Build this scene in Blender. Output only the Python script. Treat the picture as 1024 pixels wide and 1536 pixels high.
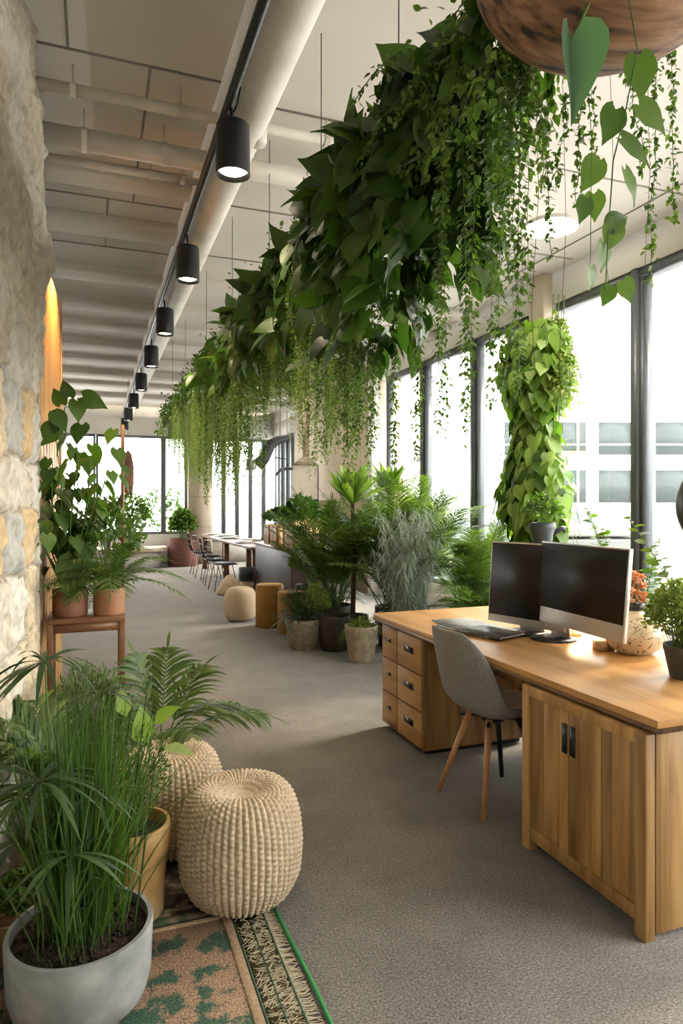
import bpy, math, random
import numpy as np

for o in list(bpy.data.objects):
    bpy.data.objects.remove(o)
S = bpy.context.scene
COL = S.collection
PI = math.pi
R = np.random.default_rng(7)
random.seed(7)

# ------------------------------------------------------------------ camera
cam = bpy.data.cameras.new('camera')
cam.sensor_width = 36; cam.lens = 23.4375; cam.shift_y = -13 / 1536
cam.clip_start = 0.05; cam.clip_end = 300
camo = bpy.data.objects.new('camera', cam); COL.objects.link(camo)
camo.location = (0, 0, 1.46); camo.rotation_euler = (PI / 2, 0, math.radians(-20.4))
S.camera = camo

# ------------------------------------------------------------------ light
w = bpy.data.worlds.new('sky'); S.world = w; w.use_nodes = True
bg = w.node_tree.nodes['Background']
bg.inputs['Color'].default_value = (1.0, 0.97, 0.93, 1); bg.inputs['Strength'].default_value = 9.0
sun = bpy.data.lights.new('sun', 'SUN'); sun.energy = 5.0; sun.angle = math.radians(10); sun.color = (1, .86, .66)
suno = bpy.data.objects.new('sun', sun); COL.objects.link(suno)
SUN_EL, SUN_AZ = 40, 12     # elevation; azimuth off +X towards +Y
suno.rotation_euler = (0, math.radians(90 - SUN_EL), math.radians(SUN_AZ))
S.view_settings.view_transform = 'Standard'; S.view_settings.look = 'None'
S.view_settings.gamma = 1; S.view_settings.use_curve_mapping = False
S.view_settings.exposure = 0.5

def area_light(name, loc, rot, sx, sy, power, col=(1, 1, 1)):
    l = bpy.data.lights.new(name, 'AREA'); l.shape = 'RECTANGLE'; l.size = sx; l.size_y = sy
    l.energy = power; l.color = col
    o = bpy.data.objects.new(name, l); COL.objects.link(o); o.location = loc; o.rotation_euler = rot
    l.cycles.is_portal = True
    return o
# daylight portals in the window openings
area_light('window_daylight', (4.55, 3.4, 1.9), (0, PI / 2, 0), 3.1, 13.0, 1)
area_light('end_window_daylight', (-0.3, 16.8, 1.9), (-PI / 2, 0, 0), 4.8, 2.4, 1)

# ------------------------------------------------------------------ geometry kit
def nrm(a):
    a = np.asarray(a, float)
    return a / np.maximum(np.linalg.norm(a, axis=-1, keepdims=True), 1e-9)

class Geo:
    def __init__(s): s.V = []; s.F = []; s.n = 0; s.C = []
    def add(s, V, F):
        V = np.asarray(V, float).reshape(-1, 3)
        if isinstance(F, np.ndarray): s.F.append(F.astype(np.int64) + s.n)
        else:
            by = {}
            for f in F: by.setdefault(len(f), []).append(f)
            for k in by: s.F.append(np.array(by[k], np.int64) + s.n)
        s.V.append(V); s.n += len(V); return s
    def join(s, g, off=(0, 0, 0)):
        for V in g.V: s.V.append(V + np.array(off))
        for F in g.F: s.F.append(F + s.n)
        s.n += g.n; return s
    # solids
    def box(s, c, d, rz=0, ry=0, rx=0):
        x, y, z = [v / 2 for v in d]
        V = np.array([(-x, -y, -z), (x, -y, -z), (x, y, -z), (-x, y, -z), (-x, -y, z), (x, -y, z), (x, y, z), (-x, y, z)])
        V = rot(V, rx, ry, rz) + np.array(c)
        return s.add(V, [(0, 3, 2, 1), (4, 5, 6, 7), (0, 1, 5, 4), (1, 2, 6, 5), (2, 3, 7, 6), (3, 0, 4, 7)])
    def lathe(s, prof, n=32, c=(0, 0, 0), cap=False, sx=1, sy=1):
        prof = np.array(prof, float); m = len(prof); a = np.linspace(0, 2 * PI, n, endpoint=False)
        V = np.stack([np.outer(prof[:, 0], np.cos(a)) * sx, np.outer(prof[:, 0], np.sin(a)) * sy, np.repeat(prof[:, 1][:, None], n, 1)], -1).reshape(-1, 3)
        i, j = np.meshgrid(np.arange(m - 1), np.arange(n), indexing='ij'); k = (j + 1) % n
        F = np.stack([i * n + j, i * n + k, (i + 1) * n + k, (i + 1) * n + j], -1).reshape(-1, 4)
        s.add(V + np.array(c), F)
        return s
    def tube(s, pts, r, n=6, caps=True):
        P = np.array(pts, float); m = len(P); r = np.broadcast_to(r, (m,))
        T = nrm(np.gradient(P, axis=0)); ref = np.array([0, 0, 1.]) if abs(T[0, 2]) < .9 else np.array([1., 0, 0])
        V = []
        u = nrm(np.cross(ref, T[0]))
        for q in range(m):
            u = nrm(u - T[q] * (u @ T[q])); v = np.cross(T[q], u)
            a = np.linspace(0, 2 * PI, n, endpoint=False)
            V.append(P[q] + r[q] * (np.outer(np.cos(a), u) + np.outer(np.sin(a), v)))
        V = np.concatenate(V)
        i, j = np.meshgrid(np.arange(m - 1), np.arange(n), indexing='ij'); k = (j + 1) % n
        F = np.stack([i * n + j, i * n + k, (i + 1) * n + k, (i + 1) * n + j], -1).reshape(-1, 4)
        n0 = s.n
        s.add(V, F)
        if caps:
            s.F.append(np.array([[n0 + q for q in range(n)][::-1]])); s.F.append(np.array([[n0 + (m - 1) * n + q for q in range(n)]]))
        return s
    def prism(s, poly, z0, z1):
        n = len(poly); V = [(x, y, z0) for x, y in poly] + [(x, y, z1) for x, y in poly]
        F = [tuple(range(n))[::-1], tuple(range(n, 2 * n))] + [(i, (i + 1) % n, n + (i + 1) % n, n + i) for i in range(n)]
        return s.add(V, F)
    def stamp(s, tmpl, O, D, N, size, flip=1.0):
        V, F = tmpl; O = np.atleast_2d(O); D = nrm(D); N = np.asarray(N, float)
        X = nrm(np.cross(D, N)); Z = np.cross(X, D); size = np.broadcast_to(size, (len(O),))
        W = (V[None, :, 0:1] * X[:, None] + V[None, :, 1:2] * D[:, None] + V[None, :, 2:3] * Z[:, None]) * size[:, None, None] + O[:, None]
        k = len(V)
        for f in F:
            FF = (f[None] + (np.arange(len(O)) * k)[:, None, None]).reshape(-1, f.shape[1])
            s.F.append(FF + s.n)
        s.V.append(W.reshape(-1, 3)); s.n += len(O) * k
        return s
    def blades(s, P, D, L, droop, wd, m=5, side=None, peak=.35, fold=0.0):
        P = np.atleast_2d(P); n = len(P); D = nrm(D); L = np.broadcast_to(L, (n,)); droop = np.broadcast_to(droop, (n,)); wd = np.broadcast_to(wd, (n,))
        t = np.linspace(0, 1, m)
        C = P[:, None] + D[:, None] * (L[:, None] * t)[..., None]
        C[..., 2] -= (droop * L)[:, None] * t[None] ** 2
        if side is None:
            side = nrm(np.cross(D, np.array([0, 0, 1.])) + R.normal(0, .15, (n, 3)))
        prof = np.where(t < peak, .35 + .65 * t / peak, 1 - ((t - peak) / (1 - peak)) ** 2); prof[-1] = .02
        off = side[:, None] * (wd[:, None] * prof)[..., None] * .5
        W = np.stack([C - off, C + off], 2).reshape(n, 2 * m, 3)
        f = np.array([[2 * i, 2 * i + 1, 2 * i + 3, 2 * i + 2] for i in range(m - 1)])
        FF = (f[None] + (np.arange(n) * 2 * m)[:, None, None]).reshape(-1, 4)
        s.F.append(FF + s.n); s.V.append(W.reshape(-1, 3)); s.n += n * 2 * m
        return s
    def mesh(s, name, smooth=False):
        me = bpy.data.meshes.new(name)
        V = np.concatenate(s.V) if s.V else np.zeros((0, 3))
        me.vertices.add(len(V)); me.vertices.foreach_set('co', V.astype(np.float32).ravel())
        tot = sum(f.size for f in s.F); nf = sum(len(f) for f in s.F)
        me.loops.add(tot); me.polygons.add(nf)
        me.loops.foreach_set('vertex_index', np.concatenate([f.ravel() for f in s.F]).astype(np.int32))
        lt = np.concatenate([np.full(len(f), f.shape[1]) for f in s.F]); ls = np.concatenate([[0], np.cumsum(lt)[:-1]])
        me.polygons.foreach_set('loop_start', ls.astype(np.int32))
        me.update(calc_edges=True)
        if smooth: me.polygons.foreach_set('use_smooth', np.ones(nf, bool))
        return me

def rot(V, rx=0, ry=0, rz=0):
    V = np.asarray(V, float)
    for a, (i, j) in ((rx, (1, 2)), (ry, (2, 0)), (rz, (0, 1))):
        if a:
            c, q = math.cos(a), math.sin(a); W = V.copy()
            W[..., i] = c * V[..., i] - q * V[..., j]; W[..., j] = q * V[..., i] + c * V[..., j]; V = W
    return V

def thing(name, label, cat, loc=(0, 0, 0), rz=0, group=None):
    o = bpy.data.objects.new(name, None); COL.objects.link(o); o.empty_display_size = .1
    o.location = loc; o.rotation_euler = (0, 0, rz); o['label'] = label; o['category'] = cat
    if group: o['group'] = group
    return o

def obj(name, g, mat, parent=None, smooth=False, bevel=0, kind=None, label=None):
    if mat and 'leaf' in mat.name: smooth = True
    me = g if isinstance(g, bpy.types.Mesh) else g.mesh(name, smooth)
    if mat and not me.materials: me.materials.append(mat)
    o = bpy.data.objects.new(name, me); COL.objects.link(o)
    if parent: o.parent = parent
    if bevel:
        b = o.modifiers.new('bevel', 'BEVEL'); b.width = bevel; b.segments = 2; b.limit_method = 'ANGLE'; b.angle_limit = math.radians(40)
    if kind: o['kind'] = kind
    if label: o['label'] = label
    return o

def tag(o, label, cat, group=None):
    o['label'] = label; o['category'] = cat
    if group: o['group'] = group
    return o

def dup(root, loc, label, rz=None, group=None, scale=None):
    r = root.copy(); COL.objects.link(r); r.location = loc; r['label'] = label
    if rz is not None: r.rotation_euler = (0, 0, rz)
    if group: r['group'] = group
    if scale: r.scale = scale
    def kids(a, b):
        for ch in list(a.children):
            c = ch.copy(); COL.objects.link(c); c.parent = b; kids(ch, c)
    kids(root, r)
    return r

def struct(name, g, mat, parent=None, **k):
    return obj(name, g, mat, parent, kind=None if parent else 'structure', **k)

# ------------------------------------------------------------------ materials
def newmat(name):
    m = bpy.data.materials.new(name); m.use_nodes = True
    return m, m.node_tree.nodes, m.node_tree.links, m.node_tree.nodes['Principled BSDF']

def col4(c): return (c[0], c[1], c[2], 1)

def flat(name, c, rough=.5, metal=0, spec=.5):
    m, N, L, b = newmat(name)
    b.inputs['Base Color'].default_value = col4(c); b.inputs['Roughness'].default_value = rough
    b.inputs['Metallic'].default_value = metal; b.inputs['Specular IOR Level'].default_value = spec
    return m

def ramp(N, stops):
    r = N.new('ShaderNodeValToRGB'); e = r.color_ramp.elements
    e[0].position, e[0].color = stops[0][0], col4(stops[0][1]); e[1].position, e[1].color = stops[-1][0], col4(stops[-1][1])
    for p, c in stops[1:-1]:
        q = e.new(p); q.color = col4(c)
    return r

def noisy(name, stops, scale=6, rough=.8, bump=.2, detail=6, stretch=(1, 1, 1), dist=.02, bscale=None, metal=0):
    m, N, L, b = newmat(name)
    tc = N.new('ShaderNodeTexCoord'); mp = N.new('ShaderNodeMapping'); mp.inputs['Scale'].default_value = stretch
    L.new(tc.outputs['Object'], mp.inputs['Vector'])
    n = N.new('ShaderNodeTexNoise'); n.inputs['Scale'].default_value = scale; n.inputs['Detail'].default_value = detail
    L.new(mp.outputs[0], n.inputs['Vector'])
    r = ramp(N, stops); L.new(n.outputs['Fac'], r.inputs[0]); L.new(r.outputs[0], b.inputs['Base Color'])
    b.inputs['Roughness'].default_value = rough; b.inputs['Metallic'].default_value = metal
    if bump:
        n2 = n
        if bscale:
            n2 = N.new('ShaderNodeTexNoise'); n2.inputs['Scale'].default_value = bscale; n2.inputs['Detail'].default_value = 4
            L.new(mp.outputs[0], n2.inputs['Vector'])
        bp = N.new('ShaderNodeBump'); bp.inputs['Strength'].default_value = bump; bp.inputs['Distance'].default_value = dist
        L.new(n2.outputs['Fac'], bp.inputs['Height']); L.new(bp.outputs[0], b.inputs['Normal'])
    return m

def woodmat(name, dark, mid, light, axis='Y', scale=1.0, rough=.45, var=.5):
    m, N, L, b = newmat(name)
    tc = N.new('ShaderNodeTexCoord'); mp = N.new('ShaderNodeMapping')
    sc = {'X': (.7, 7, 7), 'Y': (7, .7, 7), 'Z': (7, 7, .7)}[axis]
    mp.inputs['Scale'].default_value = [v * scale for v in sc]
    geo = N.new('ShaderNodeNewGeometry')
    add = N.new('ShaderNodeVectorMath'); add.operation = 'ADD'
    sc2 = N.new('ShaderNodeVectorMath'); sc2.operation = 'SCALE'; sc2.inputs['Scale'].default_value = 37
    L.new(geo.outputs['Random Per Island'], sc2.inputs[0])
    L.new(tc.outputs['Object'], add.inputs[0]); L.new(sc2.outputs[0], add.inputs[1]); L.new(add.outputs[0], mp.inputs['Vector'])
    n = N.new('ShaderNodeTexNoise'); n.inputs['Scale'].default_value = 1.6; n.inputs['Detail'].default_value = 7; n.inputs['Distortion'].default_value = .9
    L.new(mp.outputs[0], n.inputs['Vector'])
    r = ramp(N, [(.28, dark), (.5, mid), (.72, light)]); L.new(n.outputs['Fac'], r.inputs[0])
    hs = N.new('ShaderNodeHueSaturation'); mr = N.new('ShaderNodeMapRange')
    mr.inputs['To Min'].default_value = 1 - var * .5; mr.inputs['To Max'].default_value = 1 + var * .35
    L.new(geo.outputs['Random Per Island'], mr.inputs['Value']); L.new(mr.outputs[0], hs.inputs['Value']); L.new(r.outputs[0], hs.inputs['Color'])
    # knots
    vo = N.new('ShaderNodeTexVoronoi'); vo.inputs['Scale'].default_value = .55
    L.new(mp.outputs[0], vo.inputs['Vector'])
    kr = ramp(N, [(.02, (.25, .2, .18)), (.09, (1, 1, 1))]); L.new(vo.outputs['Distance'], kr.inputs[0])
    mx = N.new('ShaderNodeMix'); mx.data_type = 'RGBA'; mx.blend_type = 'MULTIPLY'; mx.inputs['Factor'].default_value = .7
    L.new(hs.outputs[0], mx.inputs[6]); L.new(kr.outputs[0], mx.inputs[7]); L.new(mx.outputs[2], b.inputs['Base Color'])
    b.inputs['Roughness'].default_value = rough
    bp = N.new('ShaderNodeBump'); bp.inputs['Strength'].default_value = .12; bp.inputs['Distance'].default_value = .01
    L.new(n.outputs['Fac'], bp.inputs['Height']); L.new(bp.outputs[0], b.inputs['Normal'])
    return m

def leafmat(name, stops, trans=.35, rough=.42, tcol=None):
    m, N, L, b = newmat(name)
    geo = N.new('ShaderNodeNewGeometry'); r = ramp(N, [(i / (len(stops) - 1), c) for i, c in enumerate(stops)])
    L.new(geo.outputs['Random Per Island'], r.inputs[0]); L.new(r.outputs[0], b.inputs['Base Color'])
    b.inputs['Roughness'].default_value = rough; b.inputs['Specular IOR Level'].default_value = .4
    tr = N.new('ShaderNodeBsdfTranslucent')
    gm = N.new('ShaderNodeMix'); gm.data_type = 'RGBA'; gm.blend_type = 'MULTIPLY'; gm.inputs['Factor'].default_value = 1
    gm.inputs[7].default_value = col4(tcol or (1.6, 1.9, .6)); L.new(r.outputs[0], gm.inputs[6]); L.new(gm.outputs[2], tr.inputs['Color'])
    mx = N.new('ShaderNodeMixShader'); mx.inputs[0].default_value = trans
    L.new(b.outputs[0], mx.inputs[1]); L.new(tr.outputs[0], mx.inputs[2]); L.new(mx.outputs[0], N['Material Output'].inputs['Surface'])
    return m

def emit(name, c, s):
    m, N, L, b = newmat(name)
    b.inputs['Base Color'].default_value = col4(c); b.inputs['Emission Color'].default_value = col4(c); b.inputs['Emission Strength'].default_value = s
    return m

M = {}
M['plaster'] = noisy('painted_plaster', [(.3, (.60, .57, .53)), (.7, (.68, .65, .61))], 1.5, .85, .05)
M['ceil'] = noisy('ceiling_paint', [(.3, (.60, .56, .51)), (.7, (.68, .64, .59))], 1.2, .85, .04)
M['white'] = noisy('white_paint', [(.3, (.72, .70, .66)), (.7, (.80, .78, .74))], 2, .7, .05)
M['beige'] = noisy('beige_render', [(.3, (.56, .47, .36)), (.7, (.66, .57, .45))], 2, .85, .1)
M['pipe'] = noisy('painted_pipe', [(.3, (.58, .53, .46)), (.7, (.70, .65, .58))], 5, .5, .1)
M['seam'] = flat('seam_dark', (.30, .275, .25), .8)
M['frame'] = noisy('grey_aluminium', [(.3, (.075, .085, .095)), (.7, (.10, .11, .12))], 4, .4, 0)
M['hazeframe'] = flat('haze_lightened_aluminium', (.17, .19, .21), .45)  # grey frame aluminium for the far windows, bright haze painted into its colour
M['black'] = flat('black_metal', (.012, .012, .013), .38)
M['blackrough'] = flat('black_matt', (.02, .02, .021), .6)
M['wire'] = flat('steel_wire', (.10, .10, .10), .4, .6)
M['carpet'] = None
M['desk'] = woodmat('oak_desktop', (.42, .19, .055), (.56, .29, .095), (.66, .38, .15), 'Y', .8, .38, 0)
M['plank'] = woodmat('oak_planks', (.17, .075, .022), (.36, .195, .06), (.52, .32, .12), 'Z', 1.0, .45, .75)
M['drawer'] = woodmat('oak_drawer', (.34, .16, .045), (.47, .26, .085), (.56, .34, .13), 'Y', 1.2, .45, .35)
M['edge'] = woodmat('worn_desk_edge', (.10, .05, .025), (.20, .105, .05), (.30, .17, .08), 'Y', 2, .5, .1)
M['panel'] = woodmat('honey_panelling', (.34, .17, .05), (.48, .26, .09), (.60, .36, .14), 'Z', .8, .4, .35)
M['console'] = woodmat('walnut_stain', (.10, .04, .018), (.19, .08, .035), (.28, .13, .055), 'X', 1, .4, .1)
M['leg'] = woodmat('beech_leg', (.38, .17, .07), (.50, .24, .10), (.60, .31, .15), 'Z', 2, .4, .1)
M['log'] = noisy('carved_log', [(.36, (.015, .008, .004)), (.43, (.13, .06, .027)), (.55, (.24, .12, .055)), (.72, (.40, .22, .11))], 5, .75, 1, 9, (.8, 5, 6), .02)
M['planterwood'] = woodmat('planter_wood', (.40, .22, .09), (.56, .33, .15), (.66, .42, .21), 'Z', 1, .5, .3)
M['soil'] = noisy('potting_soil', [(.3, (.012, .008, .005)), (.6, (.05, .028, .018)), (.8, (.12, .07, .045))], 60, .95, 1, dist=.02)
M['concrete'] = noisy('concrete', [(.32, (.19, .20, .20)), (.52, (.27, .275, .27)), (.72, (.40, .395, .375))], 9, .7, .08)
M['yellowpot'] = noisy('ochre_clay', [(.3, (.27, .14, .045)), (.5, (.44, .265, .095)), (.75, (.60, .45, .26))], 7, .6, .15)
M['terracotta'] = noisy('terracotta', [(.3, (.19, .075, .04)), (.7, (.30, .13, .075))], 8, .6, .15)
M['terracotta2'] = noisy('light_terracotta', [(.3, (.30, .13, .06)), (.7, (.42, .20, .10))], 8, .6, .15)
M['redpot'] = noisy('ribbed_redbrown', [(.3, (.14, .055, .045)), (.7, (.24, .10, .08))], 4, .7, .6, stretch=(1, 1, 22))
M['stonepot'] = noisy('woven_stone', [(.3, (.20, .16, .11)), (.5, (.36, .30, .22)), (.75, (.48, .41, .31))], 26, .9, .8, stretch=(1, 1, 1.6))
M['beigepot'] = noisy('beige_pot', [(.3, (.36, .29, .20)), (.7, (.52, .44, .33))], 20, .85, .3)
M['darkpot'] = noisy('dark_glazed_pot', [(.3, (.02, .015, .012)), (.7, (.075, .045, .035))], 5, .45, .1)
M['tealpot'] = noisy('teal_grey_pot', [(.3, (.025, .04, .045)), (.7, (.045, .06, .066))], 5, .5, .05)
M['greypot'] = noisy('dark_grey_pot', [(.3, (.045, .042, .04)), (.7, (.09, .085, .08))], 9, .75, .3)
M['ochre'] = noisy('ochre_fabric', [(.3, (.28, .13, .02)), (.7, (.40, .20, .035))], 5, .75, .1)
M['cream'] = noisy('cream_felt', [(.3, (.56, .42, .28)), (.7, (.66, .51, .36))], 8, .9, .15)
M['whitepot'] = flat('white_ceramic', (.68, .66, .62), .35)
M['plumpot'] = noisy('plum_pot', [(.3, (.09, .06, .065)), (.7, (.16, .11, .11))], 6, .5, .1)
M['rope'] = noisy('cotton_rope', [(.3, (.46, .35, .23)), (.7, (.70, .57, .42))], 60, .95, .5, dist=.006)
M['shell'] = noisy('grey_felt_shell', [(.3, (.19, .175, .165)), (.7, (.27, .25, .235))], 90, .85, .15, dist=.003)
M['silver'] = flat('silver_aluminium', (.62, .60, .57), .35, .7)
M['screen'] = flat('dark_screen', (.020, .014, .012), .5, 0, .25)
M['paper'] = noisy('magazine_print', [(.35, (.03, .028, .026)), (.5, (.14, .13, .12)), (.6, (.04, .035, .03)), (.75, (.5, .48, .44))], 16, .35, .02)
M['paper2'] = noisy('grey_cover', [(.3, (.16, .15, .15)), (.7, (.36, .35, .34))], 10, .3, 0)
M['stem'] = flat('green_stem', (.07, .14, .025), .5)
M['bark'] = noisy('bark', [(.3, (.05, .03, .02)), (.7, (.15, .10, .06))], 20, .9, .6)
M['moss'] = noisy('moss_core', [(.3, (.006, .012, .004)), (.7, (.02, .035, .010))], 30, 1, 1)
M['heart'] = leafmat('heart_leaf', [(.020, .045, .010), (.038, .080, .015), (.07, .13, .027)], .32, .42)
M['heartmid'] = leafmat('mid_heart_leaf', [(.03, .07, .012), (.05, .10, .018), (.09, .16, .03)], .35, .42)
M['heart2'] = leafmat('bright_heart_leaf', [(.045, .095, .015), (.075, .14, .022), (.12, .19, .04)], .35, .45)
M['lime'] = leafmat('lime_leaf', [(.10, .20, .02), (.17, .28, .035), (.26, .36, .07), (.30, .40, .14)], .4, .42)
M['strand'] = leafmat('strand_leaf', [(.04, .08, .016), (.085, .14, .03), (.16, .22, .06)], .35, .5)
M['strandlight'] = leafmat('pale_strand_leaf', [(.11, .16, .035), (.18, .24, .06), (.29, .34, .12)], .4, .5)
M['grass'] = leafmat('grass_blade', [(.022, .055, .008), (.045, .10, .014), (.10, .17, .030)], .25, .5)
M['umbrella'] = leafmat('umbrella_leaf', [(.03, .06, .025), (.05, .095, .035), (.08, .13, .045)], .3, .4)
M['palm'] = leafmat('palm_leaf', [(.035, .07, .014), (.065, .115, .022), (.12, .18, .045)], .35, .45)
M['palmpale'] = leafmat('pale_palm_leaf', [(.09, .15, .035), (.16, .24, .06), (.26, .34, .11)], .4, .42)
M['silverleaf'] = leafmat('silver_leaf', [(.18, .23, .16), (.34, .40, .33), (.60, .65, .60)], .3, .4, (1.1, 1.2, 1))
M['darkleaf'] = leafmat('dark_leaf', [(.015, .045, .012), (.03, .075, .02), (.05, .11, .03)], .25, .4)
M['yellowgreen'] = leafmat('yellow_green_leaf', [(.10, .15, .025), (.19, .25, .05), (.32, .35, .12)], .35, .45)
M['petal'] = leafmat('orange_petal', [(.60, .22, .05), (.66, .30, .12), (.70, .40, .26), (.72, .5, .36)], .25, .6, (1.3, 1.2, 1))

def carpet():
    m, N, L, b = newmat('grey_carpet')
    tc = N.new('ShaderNodeTexCoord')
    n = N.new('ShaderNodeTexNoise'); n.inputs['Scale'].default_value = 130; n.inputs['Detail'].default_value = 3
    n3 = N.new('ShaderNodeTexNoise'); n3.inputs['Scale'].default_value = 3; n3.inputs['Detail'].default_value = 8; n3.inputs['Roughness'].default_value = .75
    L.new(tc.outputs['Object'], n.inputs['Vector']); L.new(tc.outputs['Object'], n3.inputs['Vector'])
    mix = N.new('ShaderNodeMath'); mix.operation = 'MULTIPLY_ADD'; mix.inputs[1].default_value = .7
    a = N.new('ShaderNodeMath'); a.operation = 'MULTIPLY'; a.inputs[1].default_value = .3
    L.new(n3.outputs['Fac'], a.inputs[0]); L.new(n.outputs['Fac'], mix.inputs[0]); L.new(a.outputs[0], mix.inputs[2])
    r = ramp(N, [(.34, (.082, .071, .060)), (.5, (.172, .154, .135)), (.66, (.29, .265, .238))]); L.new(mix.outputs[0], r.inputs[0])
    L.new(r.outputs[0], b.inputs['Base Color']); b.inputs['Roughness'].default_value = .95; b.inputs['Specular IOR Level'].default_value = .15
    b.inputs['Sheen Weight'].default_value = .25; b.inputs['Sheen Roughness'].default_value = .6
    bp = N.new('ShaderNodeBump'); bp.inputs['Strength'].default_value = .6; bp.inputs['Distance'].default_value = .008
    L.new(n.outputs['Fac'], bp.inputs['Height']); L.new(bp.outputs[0], b.inputs['Normal'])
    return m
M['carpet'] = carpet()

def glassmat():
    m, N, L, b = newmat('window_glass')
    t = N.new('ShaderNodeBsdfTransparent'); g = N.new('ShaderNodeBsdfGlossy'); g.inputs['Roughness'].default_value = .02
    t.inputs['Color'].default_value = (.95, .97, .97, 1)
    f = N.new('ShaderNodeLayerWeight'); f.inputs['Blend'].default_value = .25
    pw = N.new('ShaderNodeMath'); pw.operation = 'POWER'; pw.inputs[1].default_value = 3
    ma = N.new('ShaderNodeMath'); ma.operation = 'MULTIPLY_ADD'; ma.inputs[1].default_value = .35; ma.inputs[2].default_value = .02
    L.new(f.outputs['Facing'], pw.inputs[0]); L.new(pw.outputs[0], ma.inputs[0])
    mx = N.new('ShaderNodeMixShader'); L.new(ma.outputs[0], mx.inputs[0]); L.new(t.outputs[0], mx.inputs[1]); L.new(g.outputs[0], mx.inputs[2])
    L.new(mx.outputs[0], N['Material Output'].inputs['Surface'])
    return m
M['glass'] = glassmat()

# ------------------------------------------------------------------ setting
CZ = 3.75
struct('floor', Geo().box((1.0, 7.0, -.05), (9.0, 20.4, .1)), M['carpet'])
struct('ceiling', Geo().box((1.0, 7.0, CZ + .05), (9.0, 20.4, .1)), M['ceil'])

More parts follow.
